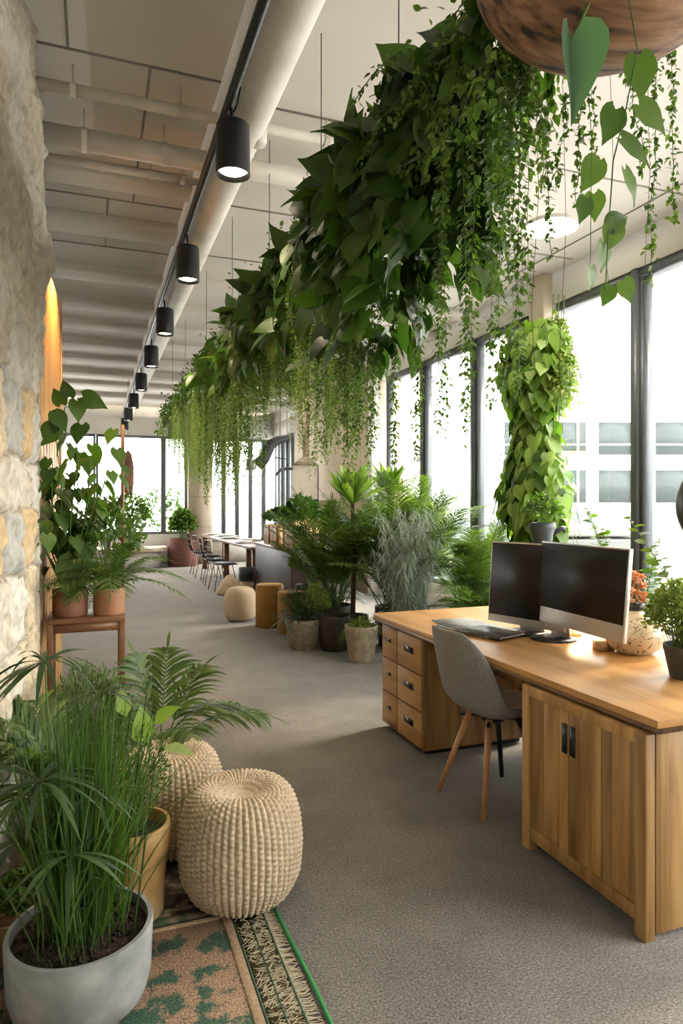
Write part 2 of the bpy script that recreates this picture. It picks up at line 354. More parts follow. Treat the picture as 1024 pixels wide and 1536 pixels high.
def stone_wall():
    # rubble masonry: a height field over (s along the wall, z)
    s0, s1 = .3, 3.96; ds = .014
    ns, nz = int((s1 - s0) / ds), int(CZ / ds)
    s = np.linspace(s0, s1, ns); z = np.linspace(0, CZ, nz)
    SS, ZZ = np.meshgrid(s, z, indexing='ij')
    H = np.zeros_like(SS); T = np.zeros(SS.shape + (3,))
    pal = np.array([(.60, .53, .43), (.66, .61, .53), (.54, .45, .33), (.58, .42, .23), (.50, .48, .43), (.70, .65, .57), (.62, .50, .34)])
    rr = np.random.default_rng(3)
    def vnoise(freq, seed, X=SS, Y=ZZ):
        q = np.random.default_rng(seed).normal(0, 1, (64, 64))
        x = X * freq; y = Y * freq; xi = np.floor(x).astype(int); yi = np.floor(y).astype(int); fx = x - xi; fy = y - yi
        fx = fx * fx * (3 - 2 * fx); fy = fy * fy * (3 - 2 * fy)
        g = lambda a, b: q[a % 64, b % 64]
        return (g(xi, yi) * (1 - fx) + g(xi + 1, yi) * fx) * (1 - fy) + (g(xi, yi + 1) * (1 - fx) + g(xi + 1, yi + 1) * fx) * fy
    Sw = SS + .03 * vnoise(3, 1) + .008 * vnoise(14, 11); Zw = ZZ + .03 * vnoise(3, 2) + .008 * vnoise(15, 12)
    zc = -.05
    while zc < CZ + .1:
        h = rr.uniform(.22, .40); x = s0 - rr.uniform(0, .3)
        while x < s1 + .1:
            wd = rr.uniform(.22, .52); inside = (Sw >= x) & (Sw < x + wd) & (Zw >= zc) & (Zw < zc + h)
            e = np.minimum(np.minimum(Sw - x, x + wd - Sw), np.minimum(Zw - zc, zc + h - Zw))
            H = np.where(inside, .042 * np.clip(e / .02, 0, 1) ** .6 * .62 + rr.uniform(-.010, .012), H)
            c = pal[rr.integers(0, len(pal))] * rr.uniform(.75, .95)
            T = np.where(inside[..., None], np.where((e < .010)[..., None], np.array((.30, .25, .19)), c), T)
            x += wd
        zc += h
    # rough lime render over the upper wall
    cover = np.clip((ZZ - 1.95 + .18 * vnoise(2.5, 5)) / .25, 0, 1)
    H = H * (1 - .65 * cover) + cover * (.035 + .02 * vnoise(4, 6))
    T = T * (1 - .7 * cover[..., None]) + .7 * cover[..., None] * np.array((.44, .385, .31))
    pit = np.clip(vnoise(7, 31) - .9, 0, 1)
    H += .007 * vnoise(9, 7) + .007 * vnoise(22, 8) + .004 * vnoise(45, 9) - .05 * pit * cover
    patch = np.clip(vnoise(5, 21) * .5, 0, 1)[..., None]
    T = T * (1 - .25 * patch) + .25 * patch * np.array((.66, .60, .52))
    # s -> world: the wall leans slightly into the corridor towards its far end
    base = -.485 + .046 * SS
    X = base + H
    V = np.stack([X, SS, ZZ], -1).reshape(-1, 3)
    i, j = np.meshgrid(np.arange(ns - 1), np.arange(nz - 1), indexing='ij'); a = i * nz + j
    g = Geo(); g.add(V, np.stack([a, a + nz, a + nz + 1, a + 1], -1).reshape(-1, 4))
    # thickness at the far end and behind
    g.box((-.60, (s0 + s1) / 2, CZ / 2), (.5 - .09, s1 - s0, CZ))
    xb = -.475 + .046 * s1
    g.box((xb - .14, s1 - .01, CZ / 2), (.32, .06, CZ))
    me = g.mesh('wall_left', True)
    at = me.color_attributes.new('tint', 'FLOAT_COLOR', 'POINT')
    C = np.ones((len(me.vertices), 4), np.float32); C[:, :3] = (.5, .45, .37); C[:ns * nz, :3] = T.reshape(-1, 3)
    at.data.foreach_set('color', C.ravel())
    m, N, L, b = newmat('rubble_stone')
    ca = N.new('ShaderNodeVertexColor'); ca.layer_name = 'tint'
    tc = N.new('ShaderNodeTexCoord'); n = N.new('ShaderNodeTexNoise'); n.inputs['Scale'].default_value = 18; n.inputs['Detail'].default_value = 8
    L.new(tc.outputs['Object'], n.inputs['Vector'])
    r = ramp(N, [(.3, (.72, .70, .66)), (.65, (1.1, 1.1, 1.1))]); L.new(n.outputs['Fac'], r.inputs[0])
    mx = N.new('ShaderNodeMix'); mx.data_type = 'RGBA'; mx.blend_type = 'MULTIPLY'; mx.inputs['Factor'].default_value = 1
    L.new(ca.outputs[0], mx.inputs[6]); L.new(r.outputs[0], mx.inputs[7]); L.new(mx.outputs[2], b.inputs['Base Color'])
    b.inputs['Roughness'].default_value = .95
    bp = N.new('ShaderNodeBump'); bp.inputs['Strength'].default_value = .5; bp.inputs['Distance'].default_value = .012
    L.new(n.outputs['Fac'], bp.inputs['Height']); L.new(bp.outputs[0], b.inputs['Normal'])
    me.materials.append(m)
    o = bpy.data.objects.new('wall_left', me); COL.objects.link(o); o['kind'] = 'structure'
stone_wall()

# other walls
struct('wall_back', Geo().box((1.0, -3.1, CZ / 2), (9, .2, CZ)), M['plaster'])
struct('wall_left_rear', Geo().box((-.9, -1.4, CZ / 2), (.9, 3.4, CZ)), M['plaster'])
struct('wall_left_far', Geo().box((-3.1, 10.6, CZ / 2), (.2, 12.4, CZ)), M['plaster'])
struct('wall_left_return', Geo().box((-1.85, 4.9, CZ / 2), (2.7, .2, CZ)), M['plaster'])
# wood panelling on its stud wall
pg = Geo(); y = 3.99
for k in range(8):
    x = -.285 + (y - 3.99) * .055
    pg.box((x, y + .067, 1.43), (.03, .131, 2.86), rz=-.055); y += .135
obj_panel = struct('wall_left_panelling', pg, M['panel'], bevel=.002)
struct('wall_left_stud', Geo().box((-.38, 4.5, CZ / 2), (.14, 1.06, CZ)), M['plaster'])
struct('trim_panel_edge', Geo().box((-.232, 5.09, 1.44), (.05, .02, 2.88)), M['planterwood'])

# window wall on the right
WX, HZ, SILL = 4.4, 3.46, .38
struct('wall_right_header', Geo().box((WX + .06, 6.8, (HZ + CZ) / 2), (.34, 19.6, CZ - HZ)), M['white'])
struct('wall_right_sill', Geo().box((WX + .06, 6.8, SILL / 2), (.3, 19.6, SILL)), M['white'])
struct('wall_right', Geo().box((WX + .05, 12.0, CZ / 2), (.62, 4.2, CZ)), M['beige'])
struct('wall_right_far_header', Geo().box((WX + .06, 15.25, (HZ - .36 + HZ) / 2), (.34, 2.5, .36)), M['white'])
struct('trim_1', Geo().box((WX - .22, 9.80, CZ / 2 - .12), (.12, .16, CZ - .24)), M['white'], bevel=.005)
ys = [-2.9, -1.9, -.6, .67, 1.93, 3.18, 4.43, 5.67, 7.03, 8.38, 9.66]
k = 0
def window(name, y0, y1, z0, z1, x, post=.07, fm='frame'):
    f = Geo()
    f.box((x, y0 + post / 2, (z0 + z1) / 2), (.16, post, z1 - z0)); 
    f.box((x, y1 - post * .3, (z0 + z1) / 2), (.10, post * .6, z1 - z0))
    f.box((x, (y0 + y1) / 2, z1 - .04), (.12, y1 - y0 - .01, .08)); f.box((x, (y0 + y1) / 2, z0 + .03), (.12, y1 - y0 - .01, .06))
    fr = struct(name, f, M[fm])
    obj('pane', Geo().box((x, (y0 + y1) / 2, (z0 + z1) / 2), (.012, y1 - y0 - post, z1 - z0 - .1)), M['glass'], fr)
    return fr
for a, b in zip(ys[:-1], ys[1:]):
    k += 1; window('window_%d' % k, a, b, SILL, HZ, WX)
for a, b in ((14.1, 14.5), (14.5, 14.95), (14.95, 15.4), (15.4, 15.85), (15.85, 16.3)):
    k += 1; window('window_%d' % k, a, b, SILL, HZ - .36, WX, .07, 'hazeframe')
# concrete column behind the climbing plant
struct('trim_2', Geo().box((4.28, 5.62, CZ / 2), (.2, .24, CZ)), M['beige'], bevel=.01)
# end wall
EY = 16.6
eg = Geo(); eg.box((.7, EY, (3.08 + CZ) / 2), (7.6, .25, CZ - 3.08))
struct('wall_far', eg, M['white'])
struct('wall_far_sill', Geo().box((-.4, EY, .36), (5.2, .25, .72)), M['white'])
struct('wall_far_pier', Geo().box((2.42, EY - .15, CZ / 2), (.56, .45, CZ)), M['beige'])
jg = Geo()
for z in (.9, 1.62, 2.34): jg.box((2.42, EY - .378, z), (.57, .01, .012))
obj('joint', jg, M['seam'], bpy.data.objects['wall_far_pier'])
def window_x(name, x0, x1, z0, z1, post=.06):
    f = Geo()
    f.box((x0 + post / 2, EY, (z0 + z1) / 2), (post, .14, z1 - z0)); f.box((x1 - post / 2, EY, (z0 + z1) / 2), (post * .9, .12, z1 - z0))
    f.box(((x0 + x1) / 2, EY, z1 - .03), (x1 - x0 - .01, .1, .06)); f.box(((x0 + x1) / 2, EY, z0 + .03), (x1 - x0 - .01, .1, .06))
    fr = struct(name, f, M['hazeframe'])
    obj('pane', Geo().box(((x0 + x1) / 2, EY, (z0 + z1) / 2), (x1 - x0 - post, .012, z1 - z0 - .1)), M['glass'], fr)
for a, b in ((-3, -1.5), (-1.5, .05), (.05, 1.58), (1.58, 2.14)):
    k += 1; window_x('window_%d' % k, a, b, .72, 3.08)
for a, b in ((2.7, 3.03), (3.03, 3.37), (3.37, 3.71), (3.71, 4.05), (4.05, 4.4)):
    k += 1; window_x('window_%d' % k, a, b, .5, 3.08, .05)
struct('wall_far_low', Geo().box((3.55, EY, .25), (1.7, .25, .5)), M['white'])

# beams, ducts and seams of the ceiling
bmg = Geo(); a = np.linspace(PI, 2 * PI, 13)
poly = [(.765 + .115 * math.cos(t), 3.52 + .12 * math.sin(t)) for t in a] + [(.88, CZ), (.65, CZ)]
n = len(poly); V = [(x, -3, z) for x, z in poly] + [(x, 16.4, z) for x, z in poly]
bmg.add(V, [tuple(range(n)), tuple(range(n, 2 * n))[::-1]] + [(i, n + i, n + (i + 1) % n, (i + 1) % n) for i in range(n)])
struct('ceiling_beam', bmg, M['pipe'])
def crossbeam(y, w_, h, x0=-.45, x1=4.3):
    g = Geo().box(((x0 + x1) / 2, y, CZ - h / 2 + .004), (x1 - x0, w_, h)); return struct('ceiling_beam', g, M['ceil'], bevel=.015)
crossbeam(4.85, .22, .10, -.45, .66); crossbeam(5.75, .30, .08, -.45, .66)
for q, y in enumerate((7.0, 8.0, 9.0, 10.0, 11.1, 12.2, 13.4, 14.7)):
    crossbeam(y, .30, .07 + .03 * (q % 2), -2.9 if y > 5.1 else -.45)
sg = Geo()
for y in (1.2, 2.1, 2.95, 3.62, 5.3, 6.3): sg.box((.1, y, CZ - .003), (1.1, .012, .008))
for x, y0, y1 in ((.18, 1.2, 2.95), (-.12, 2.95, 3.62), (.28, 3.62, 5.3), (.1, 5.3, 6.3), (-.08, -.5, 1.2)): sg.box((x, (y0 + y1) / 2, CZ - .003), (.012, y1 - y0, .008))
for y in (3.75, 5.1, 6.2): sg.box((2.55, y, CZ - .003), (3.3, .012, .008))
sg.box((3.95, 3.5, CZ - .003), (.012, 13, .008))
struct('ceiling_panel_joint', sg, M['seam'])

def pipe(y, z, r, x0, x1, clips, label, name='ceiling_pipe'):
    t = thing(name, label, 'pipe', (0, y, z))
    g = Geo().tube([(x0, 0, 0), (x1, 0, 0)], r, 20); obj('pipe', g, M['pipe'], t, smooth=True)
    c = Geo()
    for x in clips:
        c.lathe([(r + .006, -.015), (r + .006, .015)], 20); V = c.V[-1]; c.V[-1] = rot(V, 0, PI / 2, 0) + np.array([x, 0, 0])
        c.box((x, 0, (CZ - z) / 2 + r / 2), (.008, .008, CZ - z - r))
        obj('hanger', c, M['pipe'], t); c = Geo()
    return t
pipe(3.75, 3.62, .030, -.30, 1.9, (-.1, .45, 1.3), 'thin white pipe crossing the ceiling nearest the camera, by the first spot lamp')
pipe(4.15, 3.57, .062, -.30, 1.9, (-.05, .4, 1.5), 'thick white duct crossing the ceiling between two thin pipes')
pipe(4.50, 3.60, .024, -.30, .66, (.05, .35, .55), 'short thin white pipe under the ceiling, just behind the thick duct')
tj = thing('pipe_joint', 'round grey coupling on the beam beside the nearest spot lamp', 'pipe joint', (.84, 3.58, 3.47))
obj('collar', Geo().lathe([(0, -.05), (.045, -.05), (.052, -.03), (.052, .03), (.045, .05), (0, .05)], 20), M['pipe'], tj, smooth=True)

# ------------------------------------------------------------------ lighting track and spot lamps
tk = thing('lighting_track', 'long black lighting track running down the corridor beside the beam', 'lighting track', (.615, 0, 3.40))
obj('rail', Geo().box((0, 6.8, 0), (.035, 17.6, .04)), M['black'], tk)
obj('cable', Geo().tube([(0, 3.30, -.02), (.02, 3.24, -.045), (.03, 3.16, -.03), (.03, 3.08, .0)], .006, 6), M['black'], tk)
for_warm = emit('lamp_glow', (1.0, .86, .62), 14)
def can_lamp(loc, label, first=None):
    t = thing('track_spot_lamp', label, 'lamp', loc, 0, 'black cylinder spot lamps on the track')
    g = Geo().lathe([(.0, .24), (.072, .24), (.08, .232), (.083, .0), (.083, -.004), (.076, -.004), (.074, .03), (.0, .035)], 36)
    obj('housing', g, M['black'], t, smooth=False)
    obj('bulb', Geo().lathe([(0, .004), (.03, .006), (.06, .014), (.0745, .024)], 28), for_warm, t, smooth=True)
    obj('bracket', Geo().tube([(0, 0, .235), (-.01, 0, .32)], .009, 8), M['black'], t)
    return t
def lamp_light(loc, e, col=(1, .80, .55), size=.06, ang=90, rotation=(0, 0, 0), name='spot_light'):
    l = bpy.data.lights.new(name, 'SPOT'); l.energy = e; l.color = col; l.shadow_soft_size = size; l.spot_size = math.radians(ang); l.spot_blend = .8
    o = bpy.data.objects.new(name, l); COL.objects.link(o); o.location = loc; o.rotation_euler = rotation; return o
SP = [('nearest', 3.22), ('second', 4.87), ('third', 6.50), ('fourth', 8.10), ('fifth', 9.85), ('sixth', 11.7), ('seventh', 13.5), ('eighth', 15.2)]
c0 = None
for nme, y in SP:
    lab = 'black cylinder spot lamp on the track, %s from the camera' % nme if nme != 'nearest' else 'large black cylinder spot lamp hanging nearest the camera under the beam'
    if c0 is None: c0 = can_lamp((.635, y, 3.06), lab)
    else: dup(c0, (.635, y, 3.06), lab, random.uniform(0, 3))
    lamp_light((.635, y, 3.03), 45)

glowr = emit('downlight_glow', (1.0, .93, .80), 16)
def downlight(loc, label, s=1):
    t = thing('round_ceiling_light', label, 'ceiling light', loc, 0, 'round white recessed ceiling lights')
    obj('ring', Geo().lathe([(.24 * s, 0), (.245 * s, -.02), (.235 * s, -.028), (.215 * s, -.022), (.21 * s, -.004)], 48), M['white'], t, smooth=True)
    obj('diffuser', Geo().lathe([(.0, -.016), (.212 * s, -.012)], 48), glowr, t)
    return t
downlight((3.53, 4.55, CZ - .002), 'big round glowing ceiling light nearest the windows on the right')
downlight((2.95, 10.6, CZ - .002), 'small round ceiling light glimpsed above the hanging greenery', .8)
downlight((3.0, 12.8, CZ - .002), 'far round ceiling light glimpsed through the hanging vines', .8)
lamp_light((3.53, 4.55, 3.70), 60, (1, .9, .75), .2, 150); lamp_light((2.95, 10.6, 3.70), 50, (1, .9, .75), .2, 150)
# uplight / washer on the wood panelling
lamp_light((-.06, 4.6, 2.98), 60, (1, .60, .20), .04, 110, (0, math.radians(24), 0), 'panel_washer')

# ------------------------------------------------------------------ outside
struct('ground_outside', Geo().box((40, 15, -.65), (130, 150, .5)), noisy('paving_outside', [(.3, (.5, .5, .5)), (.7, (.62, .62, .61))], 1, .9, 0))
F = np.array([.3487, .9372]); RT = np.array([.9372, -.3487])
bl = F * 41
tb = thing('office_building', 'white office block with rows of grey windows across the street', 'building', (bl[0], bl[1], -.4), math.radians(-20.4))
M['facade'] = noisy('white_render', [(.3, (.80, .80, .79)), (.7, (.84, .84, .83))], .5, .8, 0)
M['bwin'] = flat('dark_window_glass', (.045, .055, .055), .25, 0, .3)
M['bsash'] = flat('building_white_sash', (.7, .7, .7), .5)
obj('facade', Geo().box((18, 4, 5.2), (46, 8, 10.4)), M['facade'], tb)
obj('ledge', Geo().box((18, -.1, 9.9), (46, .3, .5)).box((18, -.08, 4.7), (46, .2, .12)), M['facade'], tb)
M['bband'] = flat('yellow_band', (.75, .65, .12), .6)
obj('sign_band', Geo().box((14.2, -.05, 4.95), (1.7, .1, .22)), M['bband'], tb, label='yellow band')
for r_, (z0, z1) in enumerate(((4.85, 6.85), (1.9, 3.9))):
    for x0, x1 in ((13.0, 15.0), (15.8, 18.3), (19.3, 22.2), (23.2, 26), (10.0, 12.0), (27, 29.5)):
        wn = obj('window', Geo().box(((x0 + x1) / 2, 0, (z0 + z1) / 2), (x1 - x0, .12, z1 - z0)), M['bwin'], tb)
        gg = Geo()
        if r_ == 0: gg.box(((x0 + x1) / 2, -.07, z0 + .62), (x1 - x0, .1, .1))
        gg.box((x1 - .5, -.07, (z0 + z1) / 2), (.12, .1, z1 - z0))
        obj('sash', gg, M['bsash'], wn)
M['blind'] = flat('grey_blind', (.16, .2, .19), .7)
# outdoor lounge seat on the terrace beyond the glass
def wpt(u, v, d):
    l = (u - 512) / 1000 * d
    return (.9372 * l + .3487 * d, -.3487 * l + .9372 * d, 1.46 - (v - 755) / 1000 * d)
x, y, z = wpt(885, 800, 12)
M['loungegrey'] = flat('lounge_grey', (.12, .12, .115), .8)
t = thing('outdoor_lounge', 'white cushioned outdoor lounge on the terrace beyond the window', 'outdoor sofa', (x, y, -.4), math.radians(-16))
obj('base', Geo().box((0, 0, .62), (1.9, 1.1, 1.24)), M['loungegrey'], t, bevel=.04)
cs = Geo().box((0, 0, 1.38), (1.75, 1.05, .20)); obj('cushion', cs, flat('lounge_cushion', (.30, .29, .27), .8), t, bevel=.09, smooth=True)
obj('back_panel', Geo().box((0, .62, .94), (2.3, .08, 1.5)), noisy('grey_stucco', [(.3, (.13, .135, .135)), (.7, (.16, .165, .165))], 3, .9, 0), t)
# low glass-fronted fence / planters outside far windows
t = thing('terrace_wall', 'pale grey low wall outside beyond the palms', 'wall', (8.5, 17.5, -.4))
obj('wall_block', Geo().box((0, 0, .7), (.3, 14, 1.5)), noisy('terrace_grey', [(.3, (.22, .26, .28)), (.7, (.28, .32, .34))], 3, .9, 0), t)

# ------------------------------------------------------------------ desk
t = thing('office_desk', 'long oak desk with drawer pedestal and plank cupboard under one worktop', 'desk', (0, 0, 0))
top = Geo().prism([(1.72, 4.03), (1.745, 1.70), (2.95, 1.70), (2.95, 4.03)], .712, .74)
obj('worktop', top, M['desk'], t, bevel=.003)
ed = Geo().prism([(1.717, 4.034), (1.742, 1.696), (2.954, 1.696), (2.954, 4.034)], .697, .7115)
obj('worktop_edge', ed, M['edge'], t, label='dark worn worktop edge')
# cupboard
X0, Y0, Y1, Z0, Z1 = 1.715, 1.72, 2.40, .05, .69
g = Geo()
g.box((X0 + .02, Y0 + .025, (Z1) / 2), (.04, .05, Z1)); g.box((X0 + .02, Y1 - .025, (Z1) / 2), (.04, .05, Z1))
g.box((X0 + .02, (Y0 + Y1) / 2, Z1 - .02), (.04, Y1 - Y0 - .1, .04)); g.box((X0 + .02, (Y0 + Y1) / 2, .075), (.04, Y1 - Y0 - .1, .05))
nb = 7; xx = X0 + .045
for q in range(nb):
    wq = .13; g.box((xx + wq / 2, Y0 + .01, Z1 / 2 + .01), (wq - .0015, .02, Z1 - .02)); xx += wq
g.box((X0 + .5, Y1 - .01, Z1 / 2), (.92, .02, Z1 - .04)); g.box((X0 + .5, (Y0 + Y1) / 2, .07), (.9, Y1 - Y0 - .06, .02))
g.box((X0 + .93, (Y0 + Y1) / 2, Z1 / 2 + .01), (.02, Y1 - Y0 - .04, Z1 - .04))
obj('cupboard', g, M['plank'], t, bevel=.0018)
def door(ya, yb, widths, slot):
    g = Geo(); y = yb; tot = sum(widths)
    for i, wq in enumerate(widths):
        wq = wq / tot * (yb - ya)
        g.box((X0 + .018, y - wq / 2, (.10 + Z1 - .04) / 2), (.022, wq - .0012, Z1 - .04 - .10)); y -= wq
    d = obj('door', g, M['plank'], t, bevel=.001)
    if slot is not None: obj('handle', Geo().box((X0 + .0055, slot, .545), (.005, .030, .115)), M['black'], d)
    return d
door(2.115, 2.35, (3, 3.2, 1.8), 2.133); door(1.935, 2.11, (1.5, 3), 2.088); door(1.77, 1.930, (2, 1.6, 2, 1.2), None)
# drawer pedestal
PX, PY0, PY1 = 1.775, 3.42, 4.0
g = Geo().box((PX + .35, PY0 + .01, .365), (.70, .02, .66)).box((PX + .35, PY1 - .01, .365), (.70, .02, .66)).box((PX + .69, (PY0 + PY1) / 2, .365), (.02, .54, .66))
g.box((PX + .35, (PY0 + PY1) / 2, .045), (.68, .54, .02)).box((PX + .35, (PY0 + PY1) / 2, .685), (.68, .54, .02)).box((PX + .018, (PY0 + PY1) / 2, .365), (.01, .54, .64))
obj('pedestal', g, M['plank'], t, bevel=.0015)
obj('plinth', Geo().box((PX + .36, (PY0 + PY1) / 2, .018), (.64, .50, .036)), M['blackrough'], t)
for zi in range(3):
    z0 = .045 + zi * .213
    for ya, yb, hw in ((3.435, 3.76, .12), (3.767, 3.99, .05)):
        d = obj('drawer', Geo().box((PX + .004, (ya + yb) / 2, z0 + .10), (.024, yb - ya - .006, .203)), M['drawer'], t, bevel=.002)
        obj('handle', Geo().box((PX - .0095, (ya + yb) / 2, z0 + .115), (.006, hw, .034 if hw > .1 else .02)), M['black'], d)
# back support
obj('back_panel', Geo().box((2.90, 2.9, .36), (.02, 1.05, .66)), M['plank'], t)
obj('apron', Geo().box((1.86, 2.92, .655), (.022, 1.0, .08)), M['plank'], t)

# monitors
def monitor(name, label, w_, h, loc, ang, z0, tilt, chin, stand_off=0):
    t = thing('computer_monitor', label, 'monitor', loc, ang)
    # local x = along width, local -y = facing
    def TL(g): 
        for i in range(len(g.V)): g.V[i] = rot(g.V[i], tilt) + np.array([0, 0, z0])
        return g
    obj('casing', TL(Geo().box((0, .014, h / 2), (w_, .022, h))), M['silver'], t, bevel=.003)
    obj('screen', TL(Geo().box((0, .0015, chin + (h - chin) / 2 - .001), (w_ - .014, .004, h - chin - .014))), M['screen'], t)
    st = obj('stand', Geo().box((stand_off, .07, z0 / 2 + .06), (.16, .012, z0 + .12), rx=.12).box((stand_off, .05, z0 + .13), (.10, .05, .05)), M['silver'], t, bevel=.002)
    obj('stand_base', Geo().lathe([(0, 0), (.12, 0), (.12, .008), (0, .010)], 32, (stand_off, .03, 0)), M['black'], st)
    return t
def facing(p, q): # p left end as seen, q right end
    dx, dy = q[0] - p[0], q[1] - p[1]; return math.hypot(dx, dy), math.atan2(dy, dx), ((p[0] + q[0]) / 2, (p[1] + q[1]) / 2)
w_, a_, c_ = facing((2.262, 3.045), (2.232, 2.375))
monitor('m', 'right-hand widescreen monitor with a thick silver chin, nearer the camera', w_, .43, (c_[0], c_[1], .741), a_, .085, -.09, .075, -.22)
w_, a_, c_ = facing((2.150, 3.345), (2.31, 2.86))
monitor('m', 'left-hand monitor standing partly behind the wider one', w_, .46, (c_[0], c_[1], .741), a_, .04, -.09, .035, .0)

# magazines
def flatthing(name, label, cat, c, sx, sy, sz, rz, mat, mat2):
    t = thing(name, label, cat, c, rz)
    obj('pages', Geo().box((0, 0, sz / 2), (sx - .006, sy - .004, sz - .003)), M['whitepot'], t)
    obj('cover', Geo().box((0, 0, sz - .001), (sx, sy, .002)).box((0, 0, .001), (sx, sy, .002)).box((-sx / 2, 0, sz / 2), (.002, sy, sz)), mat, t)
    return t
flatthing('folder', 'grey open folder under the glossy magazine at the desk edge', 'folder', (2.06, 3.28, .741), .30, .42, .010, .15, M['paper2'], None)
flatthing('magazine', 'glossy printed magazine lying on the grey folder in front of the monitors', 'magazine', (2.03, 3.13, .7525), .22, .30, .010, .32, M['paper'], None)
flatthing('laptop_sleeve', 'thin dark sleeve lying flat by the left-hand monitor base', 'laptop sleeve', (2.05, 3.52, .741), .24, .20, .008, -.1, M['paper2'], None)
# small wooden phone rest under the wide monitor
tag(obj('wooden_block', Geo().prism([(-.05, -.03), (.05, -.03), (.035, .03), (-.035, .03)], 0, .045), M['planterwood'], smooth=False), 'small angular wooden block on the desk under the wide monitor', 'wooden block').location = (2.34, 2.62, .741)
# small warm lamp behind monitors
t = thing('desk_lamp', 'little warm glowing lamp tucked behind the wide monitor', 'lamp', (2.46, 2.98, .741))
obj('lamp_base', Geo().lathe([(0, 0), (.045, 0), (.045, .012), (.008, .016), (.008, .07), (0, .07)], 20), M['planterwood'], t)
obj('lamp_globe', Geo().lathe([(0, .065)] + [(.04 * math.sin(q), .105 - .04 * math.cos(q)) for q in np.linspace(.2, PI, 10)], 20), emit('lamp_globe_glow', (1, .62, .25), 10), t, smooth=True)
l = bpy.data.lights.new('desk_glow', 'POINT'); l.energy = 5; l.color = (1, .62, .28); l.shadow_soft_size = .05
lo = bpy.data.objects.new('desk_glow', l); COL.objects.link(lo); lo.location = (2.44, 2.98, .93)

# ------------------------------------------------------------------ chair
def chair():
    t = thing('shell_chair', 'grey upholstered shell chair with beech legs pulled up to the desk', 'chair', (1.86, 2.84, 0), math.radians(6))
    # profile of the shell in local x (front = +x), z ; u = 0 front edge .. 1 top of back
    prof = np.array([(.25, .43), (.22, .455), (.12, .448), (0, .435), (-.10, .435), (-.17, .47), (-.215, .56), (-.245, .68), (-.275, .79), (-.295, .87)])
    half = np.array([.17, .20, .215, .22, .22, .225, .215, .20, .17, .105])
    lift = np.array([.0, .02, .045, .06, .075, .10, .06, .03, .015, .0])    # side rise
    fwd = np.array([0, 0, 0, 0, .01, .04, .075, .07, .05, .01])            # wings come forward
    tt = np.linspace(0, len(prof) - 1, 37); ii = np.arange(len(prof))
    def cs(a):
        # Catmull-like smooth interpolation
        r = np.interp(tt, ii, a); k = np.ones(5) / 5; rp = np.concatenate([np.full(2, r[0]), r, np.full(2, r[-1])]); return np.convolve(rp, k, 'valid')
    px, pz, hf, lf, fw = cs(prof[:, 0]), cs(prof[:, 1]), cs(half), cs(lift), cs(fwd)
    m = 21; sv = np.linspace(-1, 1, m)
    V = np.zeros((37, m, 3))
    for j, s_ in enumerate(sv):
        V[:, j, 0] = px + fw * s_ ** 2; V[:, j, 1] = hf * np.sin(s_ * PI / 2 * .92) / math.sin(PI / 2 * .92); V[:, j, 2] = pz + lf * abs(s_) ** 2.6
    i, j = np.meshgrid(np.arange(36), np.arange(m - 1), indexing='ij'); a = i * m + j
    g = Geo(); g.add(V.reshape(-1, 3), np.stack([a, a + 1, a + m + 1, a + m], -1).reshape(-1, 4))
    sh = obj('seat_shell', g, M['shell'], t, smooth=True)
    so = sh.modifiers.new('solid', 'SOLIDIFY'); so.thickness = .022; so.offset = 0
    sb = sh.modifiers.new('sub', 'SUBSURF'); sb.levels = 1; sb.render_levels = 1
    cg = Geo().lathe([(0, 0), (.15, 0), (.175, .012), (.17, .028), (.12, .036), (0, .034)], 32, (.06, 0, .455), sx=1.05)
    obj('cushion', cg, M['cream'], t, smooth=True, label='pale seat cushion')
    obj('mount', Geo().lathe([(0, .41), (.06, .41), (.06, .39), (.03, .375), (0, .375)], 20).tube([(-.12, -.11, .405), (.10, .11, .405)], .010, 6).tube([(-.12, .11, .405), (.10, -.11, .405)], .010, 6), M['black'], t)
    for sx_, sy_, mt, lb in ((-1, -1, M['leg'], None), (-1, 1, M['leg'], None), (1, -1, M['black'], 'black front leg'), (1, 1, M['black'], 'black front leg')):
        obj('leg', Geo().tube([(sx_ * .085, sy_ * .075, .42), (sx_ * .205, sy_ * .18, 0)], [.017, .011], 14), mt, t, smooth=True, label=lb)
    return t
chair()

